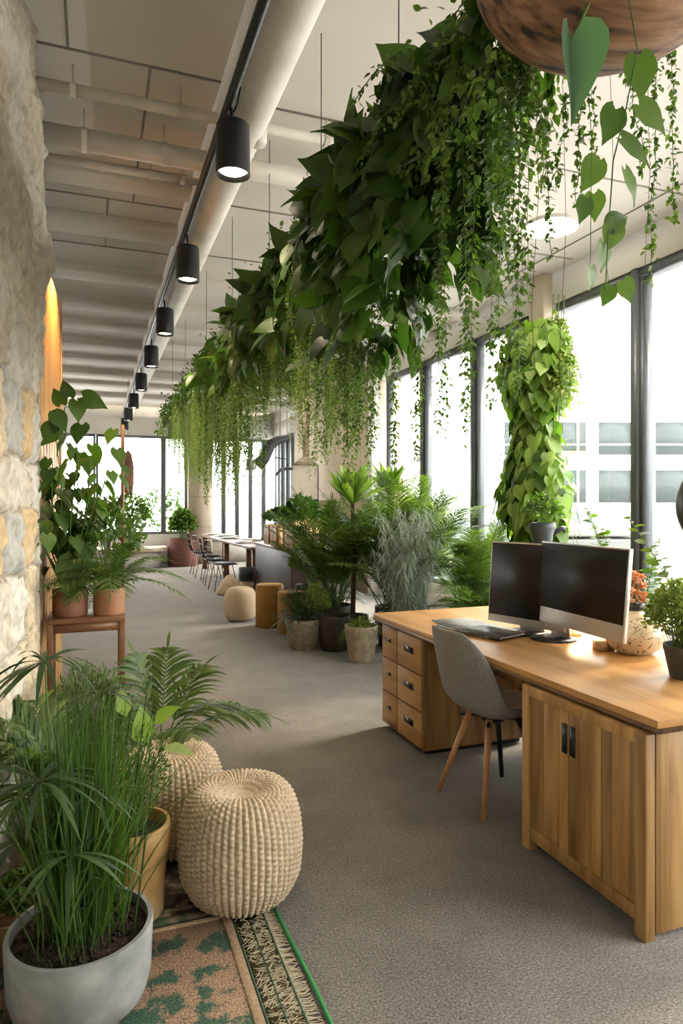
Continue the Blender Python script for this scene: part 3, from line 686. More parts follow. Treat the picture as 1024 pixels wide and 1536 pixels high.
# ------------------------------------------------------------------ poufs
def pouf_mesh(rad, h, ribs=40):
    na, nz = ribs * 8, 190
    v = np.linspace(0, 1, nz); a = np.linspace(0, 2 * PI, na, endpoint=False)
    # profile: bottom centre -> side -> top edge -> dimple
    key = np.array([(0, .0, 0), (.10, .62, .0), (.17, .80, .04), (.30, .965, .22), (.45, 1.0, .48), (.6, .965, .72), (.72, .86, .90), (.80, .72, .985), (.86, .55, 1.0), (.93, .34, .955), (.97, .22, .90), (1, 0, .885)])
    rr_ = np.interp(v, key[:, 0], key[:, 1]); zz = np.interp(v, key[:, 0], key[:, 2])
    kk = np.hanning(15); kk /= kk.sum()
    pad = lambda q: np.concatenate([2 * q[0] - q[1:8][::-1], q, 2 * q[-1] - q[-8:-1][::-1]])
    rs = np.convolve(pad(rr_), kk, 'valid'); zs = np.convolve(pad(zz), kk, 'valid')
    arc = np.concatenate([[0], np.cumsum(np.hypot(np.diff(rs * rad), np.diff(zs * h)))])
    A, I = np.meshgrid(a, np.arange(nz)); arcI = arc[I]
    nx = np.gradient(zs * h); nz_ = -np.gradient(rs * rad); ln = np.hypot(nx, nz_) + 1e-9; nx /= ln; nz_ /= ln
    rib = np.abs(np.sin(A * ribs / 2)) ** .7
    ph = np.floor(A * ribs / (2 * PI)) % 2 * PI
    knot = np.abs(np.sin(arcI / .0185 * PI + ph * .5)) ** .8
    w_ = np.clip((rs[I] - .2) / .35, 0, 1)
    dsp = (.013 * rib * (.35 + .65 * knot) - .008) * w_
    dsp += (1 - w_) * .003 * np.sin(arcI / .012 * PI)
    Rr = np.maximum(rs[I] * rad + dsp * nx[I], 0); Z = zs[I] * h + dsp * nz_[I]
    V = np.stack([Rr * np.cos(A), Rr * np.sin(A), Z], -1).reshape(-1, 3)
    i, j = np.meshgrid(np.arange(nz - 1), np.arange(na), indexing='ij'); k = (j + 1) % na
    g = Geo(); g.add(V, np.stack([i * na + j, i * na + k, (i + 1) * na + k, (i + 1) * na + j], -1).reshape(-1, 4))
    return g
pm = pouf_mesh(.228, .40, 54)
p1 = tag(obj('knitted_pouf', pm, M['rope'], smooth=True), 'cream knitted pouf nearest the camera, standing on the rug edge', 'pouf', 'cream knitted poufs'); p1.location = (.515, 2.46, .012)
p2 = p1.copy(); COL.objects.link(p2); p2.location = (.305, 2.92, .012); p2.rotation_euler = (0, 0, .4); p2['label'] = 'cream knitted pouf behind the other one, beside the ochre pot'

# ------------------------------------------------------------------ rug
def rugmat():
    m, N, L, b = newmat('patterned_rug')
    tc = N.new('ShaderNodeTexCoord')
    n = N.new('ShaderNodeTexNoise'); n.inputs['Scale'].default_value = 9.0; n.inputs['Detail'].default_value = 3; n.inputs['Distortion'].default_value = .8; L.new(tc.outputs['Object'], n.inputs['Vector'])
    n.inputs['Scale'].default_value = 9; n.inputs['Detail'].default_value = 6; n.inputs['Roughness'].default_value = .62; n.inputs['Distortion'].default_value = .1
    f = N.new('ShaderNodeTexNoise'); f.inputs['Scale'].default_value = 170; L.new(tc.outputs['Object'], f.inputs['Vector'])
    r = ramp(N, [(.0, (.035, .095, .055)), (.46, (.05, .12, .07)), (.485, (.20, .17, .11)), (.52, (.40, .25, .16)), (1, (.46, .31, .21))]); L.new(n.outputs['Fac'], r.inputs[0])
    r2 = ramp(N, [(.35, (.35, .35, .35)), (.65, (1.25, 1.25, 1.25))]); L.new(f.outputs['Fac'], r2.inputs[0])
    mx = N.new('ShaderNodeMix'); mx.data_type = 'RGBA'; mx.blend_type = 'MULTIPLY'; mx.inputs['Factor'].default_value = 1
    L.new(r.outputs[0], mx.inputs[6]); L.new(r2.outputs[0], mx.inputs[7]); L.new(mx.outputs[2], b.inputs['Base Color']); b.inputs['Roughness'].default_value = .95
    bp = N.new('ShaderNodeBump'); bp.inputs['Strength'].default_value = .8; bp.inputs['Distance'].default_value = .006
    L.new(f.outputs['Fac'], bp.inputs['Height']); L.new(bp.outputs[0], b.inputs['Normal'])
    return m
RY1 = 2.33
t = thing('patterned_rug', 'green and rust patterned rug with a woven border and fringe, nearest the camera', 'rug', (0, 0, 0))
obj('pile', Geo().box((-.02, 1.66, .006), (.88, RY1 - 1.0, .012)), rugmat(), t)
M['rugtan'] = noisy('tan_binding', [(.3, (.30, .20, .12)), (.7, (.50, .36, .24))], 90, .95, .6, dist=.004)
M['rugdark'] = flat('dark_olive_weave', (.10, .08, .035), .95)
M['ruggreen'] = flat('green_piping', (.06, .13, .08), .8)
M['thread'] = flat('cream_thread', (.50, .43, .30), .9)
obj('binding', Geo().box((.435, 1.66, .0075), (.03, RY1 - 1.0, .015)).box((0, RY1 + .006, .007), (.90, .022, .014)), M['rugtan'], t, bevel=.003)
obj('border_ground', Geo().box((.511, 1.66, .004), (.112, RY1 - .98, .008)), M['rugdark'], t)
bg_ = Geo()
for _ in range(1100):     # twiggy cream stitching of the border
    y = R.uniform(1.0, RY1); x0 = R.uniform(.458, .56); a = R.uniform(-1.1, 1.1); ln = R.uniform(.015, .045)
    p = np.array([x0, y, .0095]); q = p + np.array([math.cos(a) * ln, math.sin(a) * ln, 0]); q[0] = min(q[0], .574)
    bg_.tube([p, (p + q) / 2 + np.array([0, R.normal(0, .003), .001]), q], .0013, 4, False)
obj('stitching', bg_, M['thread'], t)
obj('piping', Geo().tube([(.455, 1, .012), (.455, RY1, .012)], .004, 6).tube([(.508, 1, .010), (.508, RY1, .010)], .003, 6).tube([(.560, 1, .010), (.560, RY1, .010)], .0035, 6), M['ruggreen'], t)
fr = Geo()
for y in np.arange(1.0, RY1, .0055):
    fr.tube([(.562, y, .009), (.588, y + R.normal(0, .004), .005), (.606, y + R.normal(0, .008), .004)], .0015, 4, False)
obj('fringe', fr, M['thread'], t)
t2 = thing('dark_rug', 'dark brown patterned rug under the poufs, behind the green one', 'rug', (0, 0, 0))
obj('pile', Geo().box((.07, 2.80, .004), (.72, .84, .008)), noisy('dark_rug_pattern', [(.40, (.022, .014, .010)), (.5, (.07, .045, .03)), (.54, (.24, .17, .11)), (.7, (.10, .08, .05))], 9, .95, .5), t2)
obj('border', Geo().box((.07, 2.385, .006), (.72, .035, .010)).box((.07, 2.44, .006), (.72, .02, .009)), noisy('green_tan_border', [(.45, (.06, .09, .05)), (.55, (.2, .16, .1))], 25, .95, .3, stretch=(1, .2, 1)), t2)
tag(obj('green_cord', Geo().tube([(.605, 2.40, .01), (.612, 2.2, .008), (.622, 1.9, .008), (.620, 1.5, .008), (.63, 1.0, .008)], .0065, 8), flat('green_cord', (.03, .30, .09), .4), smooth=True), 'bright green cord lying along the fringe edge of the rug', 'cord')

# ------------------------------------------------------------------ leaf templates
def heart_tmpl():
    rows = np.array([0, .07, .18, .34, .52, .70, .86, 1.0]); cols = np.array([-1, -.55, 0, .55, 1])
    wv = np.array([.20, .33, .41, .41, .33, .21, .085, .0])
    V = []
    for v, w_ in zip(rows, wv):
        for c in cols:
            ac = abs(c); y = v - .17 * ac ** 1.3 * math.exp(-v * 7) * (1.25 - .25 * ac)
            V.append((c * w_ * (1 if v > 0 or ac < .9 else .75), y, .12 * ac * w_ * 2 - .22 * v ** 2 - .10 * (c * w_ * 2) ** 2 + .015 * math.sin(v * 11) * c))
    k = 5; q = np.array([(r * k + c, r * k + c + 1, (r + 1) * k + c + 1, (r + 1) * k + c) for r in range(len(rows) - 1) for c in range(k - 1)])
    return np.array(V), [q]
HEART = heart_tmpl()
def lance_tmpl(w_=.16):
    V = np.array([(0, 0, 0), (0, .35, -.01), (0, .7, -.06), (0, 1, -.16), (w_, .3, .05), (w_ * .8, .65, 0), (-w_, .3, .05), (-w_ * .8, .65, 0)])
    return V, [np.array([(0, 4, 1), (2, 5, 3), (0, 1, 6), (2, 3, 7)]), np.array([(1, 4, 5, 2), (1, 2, 7, 6)])]
LANCE = lance_tmpl(); OVATE = lance_tmpl(.30)
TINY = (np.array([(0, 0, 0), (.27, .5, .05), (0, 1, -.08), (-.27, .5, .05)]), [np.array([(0, 1, 2, 3)])])

def sph(n):
    v = R.normal(0, 1, (n, 3)); return nrm(v)

# ------------------------------------------------------------------ plant makers (local coordinates: z up from the pot base)
def frond(g, rg, base, az, L, rise, arch, nl=26, ll=.28, wd=.018, up=.25, stem_r=.004, start=.25, droop=.35, mf=5):
    t = np.linspace(0, 1, 12); ca, sa = math.cos(az), math.sin(az)
    # rachis curve: goes up by rise, outward, then arches down
    out = L * (math.cos(rise) * t + .25 * arch * t ** 2); z = L * (math.sin(rise) * t - arch * .6 * t ** 2.2)
    P = np.stack([base[0] + out * ca, base[1] + out * sa, base[2] + z], -1)
    rg.tube(P, np.linspace(stem_r, stem_r * .35, 12), 5, False)
    T = nrm(np.gradient(P, axis=0)); side = np.array([-sa, ca, 0])
    q = np.linspace(start, .98, nl); Pq = np.stack([np.interp(q, t, P[:, i]) for i in range(3)], -1); Tq = nrm(np.stack([np.interp(q, t, T[:, i]) for i in range(3)], -1))
    prof = np.sin(PI * (.18 + .80 * (q - start) / (1 - start))) ** .7
    for s_ in (-1, 1):
        D = Tq * .75 + side * s_ * .8 + np.array([0, 0, up]) + R.normal(0, .06, (nl, 3))
        Sd = nrm(np.cross(nrm(D), nrm(np.cross(Tq, side * s_)) + R.normal(0, .1, (nl, 3))))
        g.blades(Pq, D, ll * prof * R.uniform(.85, 1.1, nl), droop, wd, mf, Sd, .3)
    g.blades(P[-1:], T[-1:], ll * .5, .2, wd, mf)

def palm(n, H, spread=.5, ll=.28, wd=.016, nl=28, arch=(.3, .8), rise=(.9, 1.4), base_r=.04, z0=.3, **k):
    g, rg = Geo(), Geo()
    for i in range(n):
        az = R.uniform(0, 2 * PI); rs = R.uniform(*rise); L = H * R.uniform(.65, 1.05)
        b = (R.normal(0, base_r), R.normal(0, base_r), z0)
        frond(g, rg, b, az, L, rs, R.uniform(*arch) * spread * 2, nl, ll * R.uniform(.8, 1.1), wd, **k)
    return g, rg

def tuft(n, L, z0, r0, wd=.006, lean=.35, droop=(.1, .5), m=6):
    g = Geo(); az = R.uniform(0, 2 * PI, n); ln = np.abs(R.normal(0, lean, n))
    P = np.stack([R.normal(0, r0, n), R.normal(0, r0, n), np.full(n, z0)], -1)
    D = np.stack([np.cos(az) * ln, np.sin(az) * ln, np.ones(n)], -1)
    g.blades(P, D, L * R.uniform(.55, 1.05, n), R.uniform(*droop, n), wd, m, None, .3); return g

def bush(n, c, rad, size, tmpl=OVATE, out=.8, up=.3):
    g = Geo(); d = sph(n); d[:, 2] = np.abs(d[:, 2]) * 1.2 - .25; rr_ = R.uniform(.35, 1, n) ** .5
    P = np.array(c) + d * np.array(rad) * rr_[:, None]
    D = d * out + R.normal(0, .5, (n, 3)) + np.array([0, 0, up]); Nn = d + R.normal(0, .4, (n, 3)) + np.array([0, 0, .6])
    g.stamp(tmpl, P, D, Nn, size * R.uniform(.6, 1.2, n)); return g

def stems_in(n, c, rad, z0, r=.004):
    g = Geo()
    for _ in range(n):
        d = sph(1)[0]; d[2] = abs(d[2]); e = np.array(c) + d * np.array(rad) * .8
        b = np.array([R.normal(0, .02), R.normal(0, .02), z0]); m_ = (b + e) / 2 + np.array([0, 0, .05])
        g.tube([b, m_, e], [r, r * .8, r * .4], 5, False)
    return g

def pot(prof_scale, mat, t, shape='taper', soil=True, n=40):
    r, h = prof_scale
    P = {'taper': [(0, 0), (r * .72, 0), (r * .76, .01), (r * .97, h * .82), (r, h * .84), (r, h), (r * .90, h), (r * .87, h * .86), (r * .84, h * .80)],
         'straight': [(0, 0), (r * .95, 0), (r, h * .06), (r, h * .97), (r * .985, h), (r * .92, h), (r * .91, h * .86)],
         'round': [(0, 0), (r * .82, 0), (r * .90, h * .06), (r * .97, h * .30), (r, h * .96), (r * .985, h), (r * .925, h), (r * .915, h * .85)],
         'rim': [(0, 0), (r * .80, 0), (r * .84, .01), (r * .92, h * .70), (r, h * .72), (r * 1.01, h * .985), (r * .99, h), (r * .91, h), (r * .89, h * .86)],
         'funnel': [(0, 0), (r * .55, 0), (r * .60, .01), (r, h), (r * .96, h), (r * .85, h * .8)]}[shape]
    p = obj('pot', Geo().lathe(P, n), mat, t, smooth=True)
    em = p.modifiers.new('e', 'EDGE_SPLIT'); em.split_angle = math.radians(50)
    if soil:
        zs = P[-1][1] + .002; sg_ = Geo(); q = [(0, zs + .012), (r * .3, zs + .014), (r * .6, zs + .004), (P[-1][0] * .995, zs)]
        sg_.lathe(q, 28); obj('soil', sg_, M['soil'], t, smooth=True)
    return p

# ------------------------------------------------------------------ left group
# concrete pot with papyrus grass
t = thing('potted_papyrus', 'tall grassy umbrella papyrus in a wide grey concrete pot at bottom left', 'potted plant', (-.035, 2.10, .012))
pot((.205, .215), M['concrete'], t, 'round', n=64)
g = tuft(420, .82, .17, .052, .0065, .17, (.0, .16), 6)
g.blades(np.stack([R.normal(0, .055, 160), R.normal(0, .055, 160), np.full(160, .17)], -1), np.stack([R.normal(.10, .30, 160), R.normal(0, .28, 160), np.ones(160)], -1), R.uniform(.45, .95, 160), R.uniform(.1, .45, 160), .0055, 7)
obj('grass_blades', g, M['grass'], t)
ug, us = Geo(), Geo()
for hx, hy, hz, n_, L_ in ((-.10, -.14, .70, 26, .24), (-.10, .05, .98, 20, .22), (.02, -.03, .60, 18, .18), (-.16, .02, .48, 20, .22), (.06, .10, .86, 16, .16), (-.02, -.20, .52, 16, .2)):
    us.tube([(hx * .3, hy * .3, .17), (hx * .8, hy * .8, hz * .65), (hx, hy, hz)], .0032, 6, False)
    az = R.uniform(0, 2 * PI, n_); D = np.stack([np.cos(az), np.sin(az), R.uniform(-.1, .5, n_)], -1)
    ug.blades(np.tile((hx, hy, hz), (n_, 1)), D, R.uniform(.7, 1.1, n_) * L_, R.uniform(.35, .8, n_), .017, 7, None, .4)
obj('umbrella_leaves', ug, M['umbrella'], t); obj('stems', us, M['stem'], t)
# bits in the soil
bb = Geo(); nbk = 150; aa = R.uniform(0, 2 * PI, nbk); ra = R.uniform(.08, .18, nbk)
for a, r_ in zip(aa, ra): bb.box((math.cos(a) * r_, math.sin(a) * r_, .193 + R.uniform(0, .004)), R.uniform(.004, .012, 3), R.uniform(0, 3), R.uniform(0, 1))
obj('bark_chips', bb, M['soil'], t, kind='stuff')

# ochre pot with fern and lime leaves
t = thing('potted_fern', 'feathery fern with lime leaves in a tall ochre clay pot beside the poufs', 'potted plant', (.13, 2.47, .012))
pot((.128, .32), M['yellowpot'], t, 'rim', n=56)
g = bush(1500, (-.02, 0, .48), (.15, .15, .24), .022, LANCE); obj('fern_leaves', g, M['palm'], t)
obj('stems', stems_in(26, (-.02, 0, .45), (.14, .14, .24), .27, .0025), M['stem'], t)
lg = Geo(); O = np.array([(.03, -.04, .60), (.07, .0, .66), (.10, -.02, .58), (-.02, .05, .68)]); lg.stamp(OVATE, O, [(.0, -.15, 1), (.6, -.2, .5), (1, -.5, -.1), (-.2, .2, 1)], [(.3, -1, .2), (0, -.6, 1), (.1, -.2, 1), (0, -1, .2)], [.14, .11, .12, .10])
obj('lime_leaves', lg, M['lime'], t, label='broad lime leaves')
ls = Geo()
for o_ in O: ls.tube([(0, 0, .28), (o_[0] * .4, o_[1] * .4, .46), tuple(o_)], .003, 5, False)
obj('leaf_stalks', ls, M['stem'], t)

# crates at bottom left
M['crate'] = woodmat('old_crate', (.22, .12, .06), (.40, .24, .12), (.52, .34, .19), 'X', 2, .7, .3)
cr = thing('wooden_crate', 'low weathered wooden crate by the stone wall behind the concrete pot', 'crate', (-.20, 2.42, .012), -.04)
g = Geo()
for z in (.03, .09): 
    for s_ in (-1, 1): g.box((0, s_ * .09, z), (.24, .012, .05)); g.box((s_ * .118, 0, z), (.012, .17, .05))
g.box((0, 0, .006), (.22, .17, .010)); obj('crate_slats', g, M['crate'], cr, bevel=.002)
g = bush(260, (0, 0, .15), (.10, .07, .09), .04, OVATE); obj('leaves', g, M['heart2'], cr)

# feathery plants below the console, nest of palms
def floor_plant(name, label, loc, potp, potmat, maker, mat, shape='taper', stemmat='stem'):
    t = thing(name, label, 'potted plant', loc); pot(potp, potmat, t, shape); g, s_ = maker()
    obj('foliage', g, mat, t)
    if s_ is not None: obj('stems', s_, M[stemmat], t)
    return t
def asp():
    g = bush(4200, (0, 0, .42), (.22, .22, .30), .045, (np.array([(0, 0, 0), (.05, .5, .03), (0, 1, -.06), (-.05, .5, .03)]), [np.array([(0, 1, 2, 3)])]))
    g.join(tuft(160, .60, .22, .04, .008, .35, (.2, .6), 7)); return g, stems_in(60, (0, 0, .4), (.2, .2, .3), .2, .002)
floor_plant('asparagus_fern', 'fluffy asparagus fern filling the space under the wooden console', (-.02, 3.30, 0), (.14, .24), M['terracotta'], asp, M['palm'])
def corner_p():
    g, r_ = palm(9, .75, .5, .26, .024, 14, (.4, .8), (.8, 1.35), .03, .25); return g, r_
floor_plant('parlour_palm', 'broad-leaved palm against the stone wall behind the papyrus', (-.12, 2.82, 0), (.12, .22), M['darkpot'], corner_p, M['palm'])
def kentia():
    g, r_ = Geo(), Geo()
    for az, L, rs, ar in ((.15, .62, 1.05, .95), (-.25, .60, .95, .85), (1.3, .62, 1.3, .3), (2.3, .58, 1.35, .25), (-1.2, .5, 1.1, .8), (3.3, .6, 1.25, .4), (.6, .6, 1.25, .5)):
        frond(g, r_, (R.normal(0, .015), R.normal(0, .015), .22), az, L, rs, ar, 17, .26, .020, .15, .005, .3, .45)
    return g, r_
kp = floor_plant('kentia_palm', 'arching kentia palm in a white cone-shaped pot in front of the console', (.30, 3.36, 0), (.105, .25), M['plumpot'], kentia, M['palm'], 'funnel')
obj('pot_rim', Geo().lathe([(.104, .20), (.112, .262), (.100, .262), (.09, .215)], 40), M['whitepot'], kp, smooth=True, label='white rim')

# console with two pots
t = thing('console_table', 'small dark walnut console table holding two terracotta pots', 'console table', (-.035, 4.15, 0))
obj('tabletop', Geo().box((0, 0, .805), (.415, .32, .03)), M['console'], t, bevel=.004)
for q in (-.145, .145): obj('rail', Geo().box((0, q, .765), (.36, .018, .05)), M['console'], t)
for sx_ in (-1, 1):
    for sy_ in (-1, 1): obj('leg', Geo().box((sx_ * .19, sy_ * .142, .395), (.032, .032, .79)), M['console'], t, bevel=.003)

def philo(n_st, H, size, spread, z0):
    g, s_ = Geo(), Geo()
    for i in range(n_st):
        az = R.uniform(0, 2 * PI); sp = spread * R.uniform(.3, 1); h = H * R.uniform(.4, 1)
        t_ = np.linspace(0, 1, 10); P = np.stack([sp * np.cos(az + t_ * .5) * t_ ** .8, sp * np.sin(az + t_ * .5) * t_ ** .8, z0 + h * t_ - .12 * H * t_ ** 3], -1)
        s_.tube(P, np.linspace(.005, .002, 10), 5, False)
        nl = R.integers(5, 9)
        for q in np.linspace(.3, 1, nl):
            p = np.array([np.interp(q, t_, P[:, k]) for k in range(3)]); la = R.uniform(0, 2 * PI)
            o = np.array([math.cos(la), math.sin(la), .25]); tip = p + o * size * R.uniform(.3, .7)
            s_.tube([p, (p + tip) / 2 + np.array([0, 0, .01]), tip], .0018, 4, False)
            d = np.array([o[0] * .6, o[1] * .6, -.75 + R.normal(0, .2)])
            g.stamp(HEART, [tip], [d], [(o[0], o[1], .6)], size * R.uniform(.65, 1.15))
    return g, s_
t = thing('potted_philodendron', 'tall heart-leaved philodendron in the left terracotta pot on the console', 'potted plant', (-.125, 4.12, .821))
pot((.095, .15), M['terracotta'], t, 'straight')
g, s_ = philo(25, 1.12, .115, .34, .12)
obj('leaves', g, M['heartmid'], t); obj('stems', s_, M['stem'], t)
obj('moss_pole', Geo().tube([(.30, .35, .1), (.30, .36, 1.14)], [.012, .012], 8), M['console'], t)
bg2 = Geo().stamp(HEART, [(.03, -.12, .33)], [(-.1, -.3, -.9)], [(.1, -1, -.2)], [.24]); obj('big_leaf', bg2, M['heart2'], t, label='largest drooping heart leaf')
vg, vs = Geo(), Geo(); vs.tube([(0, 0, .13), (-.04, -.10, .6), (-.05, -.16, 1.02), (-.02, -.2, 1.16), (.06, -.22, 1.19)], [.005, .004, .003, .003, .002], 6, False)
O = [(-.07, -.16, 1.06), (-.04, -.18, 1.18), (-.05, -.17, 1.13), (0, -.2, 1.22), (.04, -.2, 1.20), (.07, -.22, 1.22), (-.07, -.2, 1.13)]
D = [(-.5, -.1, -.7), (-.3, 0, .8), (-.2, -.1, -.8), (-.2, 0, .7), (.1, -.1, -.8), (.8, -.1, -.3), (.5, -.2, -.8)]
vg.stamp(HEART, O, D, np.tile((.3, -1, .2), (7, 1)), [.14, .10, .12, .10, .12, .14, .12]); obj('top_leaves', vg, M['heart'], t); obj('vine', vs, M['stem'], t)

t = thing('potted_palm', 'feathery drooping palm in the right terracotta pot on the console', 'potted plant', (.085, 4.10, .821))
pot((.088, .15), M['terracotta2'], t, 'straight')
g, r_ = palm(26, .50, .6, .16, .009, 24, (.5, 1.3), (.5, 1.35), .02, .13, droop=.4)
g.join(bush(330, (0, 0, .42), (.20, .18, .26), .045, OVATE))
obj('fronds', g, M['palm'], t); obj('stems', r_.join(stems_in(22, (0, 0, .42), (.22, .2, .24), .12, .002)), M['stem'], t)

# ------------------------------------------------------------------ hanging garland
GX, GY0, GY1 = 1.04, 1.42, 10.6
t = thing('hanging_planter', 'very long hanging planter overflowing with heart leaves and trailing green strands', 'hanging planter', (GX, 0, 2.71))
obj('trough', Geo().box((0, (GY0 + .2 + GY1) / 2, .02), (.11, GY1 - GY0 - .2, .10)), M['moss'], t, bevel=.04)
wl = [(2.20, .0), (3.08, -.0), (4.1, .0), (5.3, 0), (6.6, 0), (8.2, 0), (9.6, 0)]
for y, x in wl: obj('suspension_wire', Geo().tube([(x, y, .05), (x, y, CZ - 2.71)], .0028, 6), M['wire'], t)

def strand(L, lf, r, seed_n, per=3, mat=None, branch=.008):
    g = Geo(); m_ = 14; z = -np.linspace(0, L, m_); wx = np.cumsum(R.normal(0, branch, m_)) * .35; wy = np.cumsum(R.normal(0, branch, m_)) * .35
    wx[0] = wy[0] = 0
    g.tube(np.stack([wx, wy, z], -1), np.linspace(.0016, .0008, m_), 3, False)
    step = lf * .62; n_ = int(L / step) * per; zz = R.uniform(0, 1, n_) * L
    P = np.stack([np.interp(zz, -z, wx), np.interp(zz, -z, wy), -zz], -1)
    az = R.uniform(0, 2 * PI, n_); taper = np.clip((L - zz) / (.22 * L) + .35, 0, 1)
    o = np.stack([np.cos(az), np.sin(az), np.zeros(n_)], -1)
    P += o * (R.uniform(0, r, n_) * taper)[:, None]
    D = o * 1.0 + np.array([0, 0, -.9]) + R.normal(0, .25, (n_, 3))
    g.stamp(TINY, P, D, o * .3 + np.array([0, 0, 1]), lf * R.uniform(.7, 1.2, n_) * (.5 + .5 * taper))
    return g.mesh('trailing_strand')
variants = [strand(R.uniform(.9, 1.05), .026, .014, i, 3) for i in range(5)]
fine = [strand(R.uniform(.95, 1.05), .015, .022, i, 2) for i in range(4)]
for v in variants: v.materials.append(M['strand'])
def put_strand(me, x, y, z, sc, rz):
    o = bpy.data.objects.new('trailing_strand', me); COL.objects.link(o); o.parent = t
    o.location = (x, y, z); o.scale = (1, 1, sc) if not isinstance(sc, tuple) else sc; o.rotation_euler = (0, 0, rz); return o
# near, separately visible strands (x offset from the trough, y, z top, length)
NS = [(.03, 1.50, -.02, .92), (.00, 1.56, .0, .95), (.06, 1.60, -.05, .88), (-.03, 1.66, -.1, .80), (.08, 1.72, -.05, .92), (.02, 1.78, -.1, .95), (.10, 1.88, -.05, .90), (.04, 1.95, -.15, .86),
      (.12, 2.05, -.1, .92), (.06, 2.15, -.2, .9), (.14, 2.3, -.2, .88), (.08, 2.42, -.2, .9), (.15, 2.55, -.15, .95), (-.08, 1.72, -.05, .6), (.0, 1.85, -.05, .7), (.02, 1.53, -.05, .6), (.05, 1.50, .0, .7), (-.02, 1.60, 0, .55), (.07, 1.65, 0, .5), (.13, 1.8, 0, .6)]
for i, (x, y, z, L) in enumerate(NS): put_strand(variants[i % 5], x, y, z, L, R.uniform(0, 6))
def short(y): return .46 if 3.3 < y < 4.85 else .85 if 2.6 < y < 3.5 else 1.0     # the curtain is shorter along here
for i in range(74):
    y = 2.45 + 2.6 * R.uniform(0, 1) ** 1.1; put_strand(variants[i % 5], R.uniform(-.10, .17), y, R.uniform(-.25, .0), R.uniform(.72, 1.05) * short(y), R.uniform(0, 6))
# the rest of the curtain, too many to count
def curtain(n_, y0, y1, meshes, zr, sr, xr=(-.12, .16)):
    src = []
    for me in meshes:
        co = np.zeros(len(me.vertices) * 3, np.float32); me.vertices.foreach_get('co', co); ls = np.zeros(len(me.loops), np.int32); me.loops.foreach_get('vertex_index', ls)
        src.append((co.reshape(-1, 3).astype(float), ls.reshape(-1, 4)))
    g = Geo()
    for i in range(n_):
        V, Fq = src[i % len(src)]; yy = R.uniform(y0, y1)
        V = rot(V, 0, 0, R.uniform(0, 6)) * np.array([1, 1, R.uniform(*sr) * short(yy)]) + np.array([R.uniform(*xr), yy, R.uniform(*zr)])
        g.add(V, Fq)
    return g
o = obj('strand_curtain', curtain(150, 2.7, 6.0, fine, (-.25, .02), (.75, 1.15)), M['strandlight'], t); o['kind'] = 'stuff'
o = obj('strand_curtain', curtain(120, 2.6, 6.5, variants, (-.25, .02), (.72, 1.08)), M['strand'], t, kind='stuff')
o = obj('strand_curtain', curtain(170, 5.5, 9.2, fine, (-.15, .05), (.75, 1.1), (-.14, .2)), M['strandlight'], t, kind='stuff')
o = obj('strand_curtain', curtain(70, 8.8, 10.7, fine, (-.10, .02), (.38, .6), (-.12, .2)), M['strand'], t, kind='stuff')

def clump(y0, y1, n_, size, tmpl, mat, xr=.22, zr=(-.55, .16), name='leaf_clump'):
    y = R.uniform(y0, y1, n_); th = R.uniform(-.2, PI + .2, n_)  # angle around the top
    lo = R.uniform(0, 1, n_)
    x = np.where(lo < .45, R.uniform(-1, 1, n_), np.sign(R.normal(.15, 1, n_)) * R.uniform(.7, 1.05, n_)) * xr
    z = np.where(lo < .45, zr[1] * (1 - (x / xr) ** 2) + R.normal(0, .03, n_), R.uniform(zr[0], zr[1] * .4, n_))
    P = np.stack([x, y, z], -1); o = np.stack([x / xr, R.normal(0, .35, n_), np.zeros(n_)], -1)
    D = o * .45 + np.array([0, 0, -.8]) + R.normal(0, .38, (n_, 3)); Nn = o + np.array([0, -.35, .45]) + R.normal(0, .42, (n_, 3))
    top = z > zr[1] * .45; D[top] += np.array([0, -.1, .95])
    return obj(name, Geo().stamp(tmpl, P, D, Nn, size * R.uniform(.5, 1.3, n_)), mat, t)
clump(1.80, 2.45, 330, .145, HEART, M['heart'], .15, (-.50, .14), 'heart_leaf_clump')
clump(2.2, 2.9, 300, .145, HEART, M['heart'], .15, (-.62, .14), 'heart_leaf_clump')
clump(2.8, 3.6, 150, .14, HEART, M['heart'], .14, (-.40, .12), 'heart_leaf_clump')
clump(3.5, 5.0, 270, .17, OVATE, M['heart'], .13, (-.35, .12), 'broad_leaf_clump')
clump(4.8, 6.6, 160, .15, OVATE, M['heart2'], .13, (-.2, .10), 'broad_leaf_clump')
clump(6.0, 10.6, 900, .06, OVATE, M['heart2'], .15, (-.25, .10), 'small_leaf_clump')
clump(1.42, 1.95, 1500, .032, OVATE, M['strand'], .12, (-.26, .14), 'small_leaf_clump')
clump(1.45, 1.85, 40, .10, HEART, M['heart'], .12, (-.10, .14), 'heart_leaf_clump')
g = Geo(); n_ = 2600; y = R.uniform(1.4, 10.5, n_); x = R.normal(0, .06, n_)
g.stamp(OVATE, np.stack([x, y, .08 + .08 * np.abs(R.normal(0, 1, n_))], -1), R.normal(0, .5, (n_, 3)) + np.array([0, 0, .6]), R.normal(0, .5, (n_, 3)) + np.array([0, 0, 1]), .03 * R.uniform(.6, 1.4, n_))
obj('ridge_leaves', g, M['strand'], t)
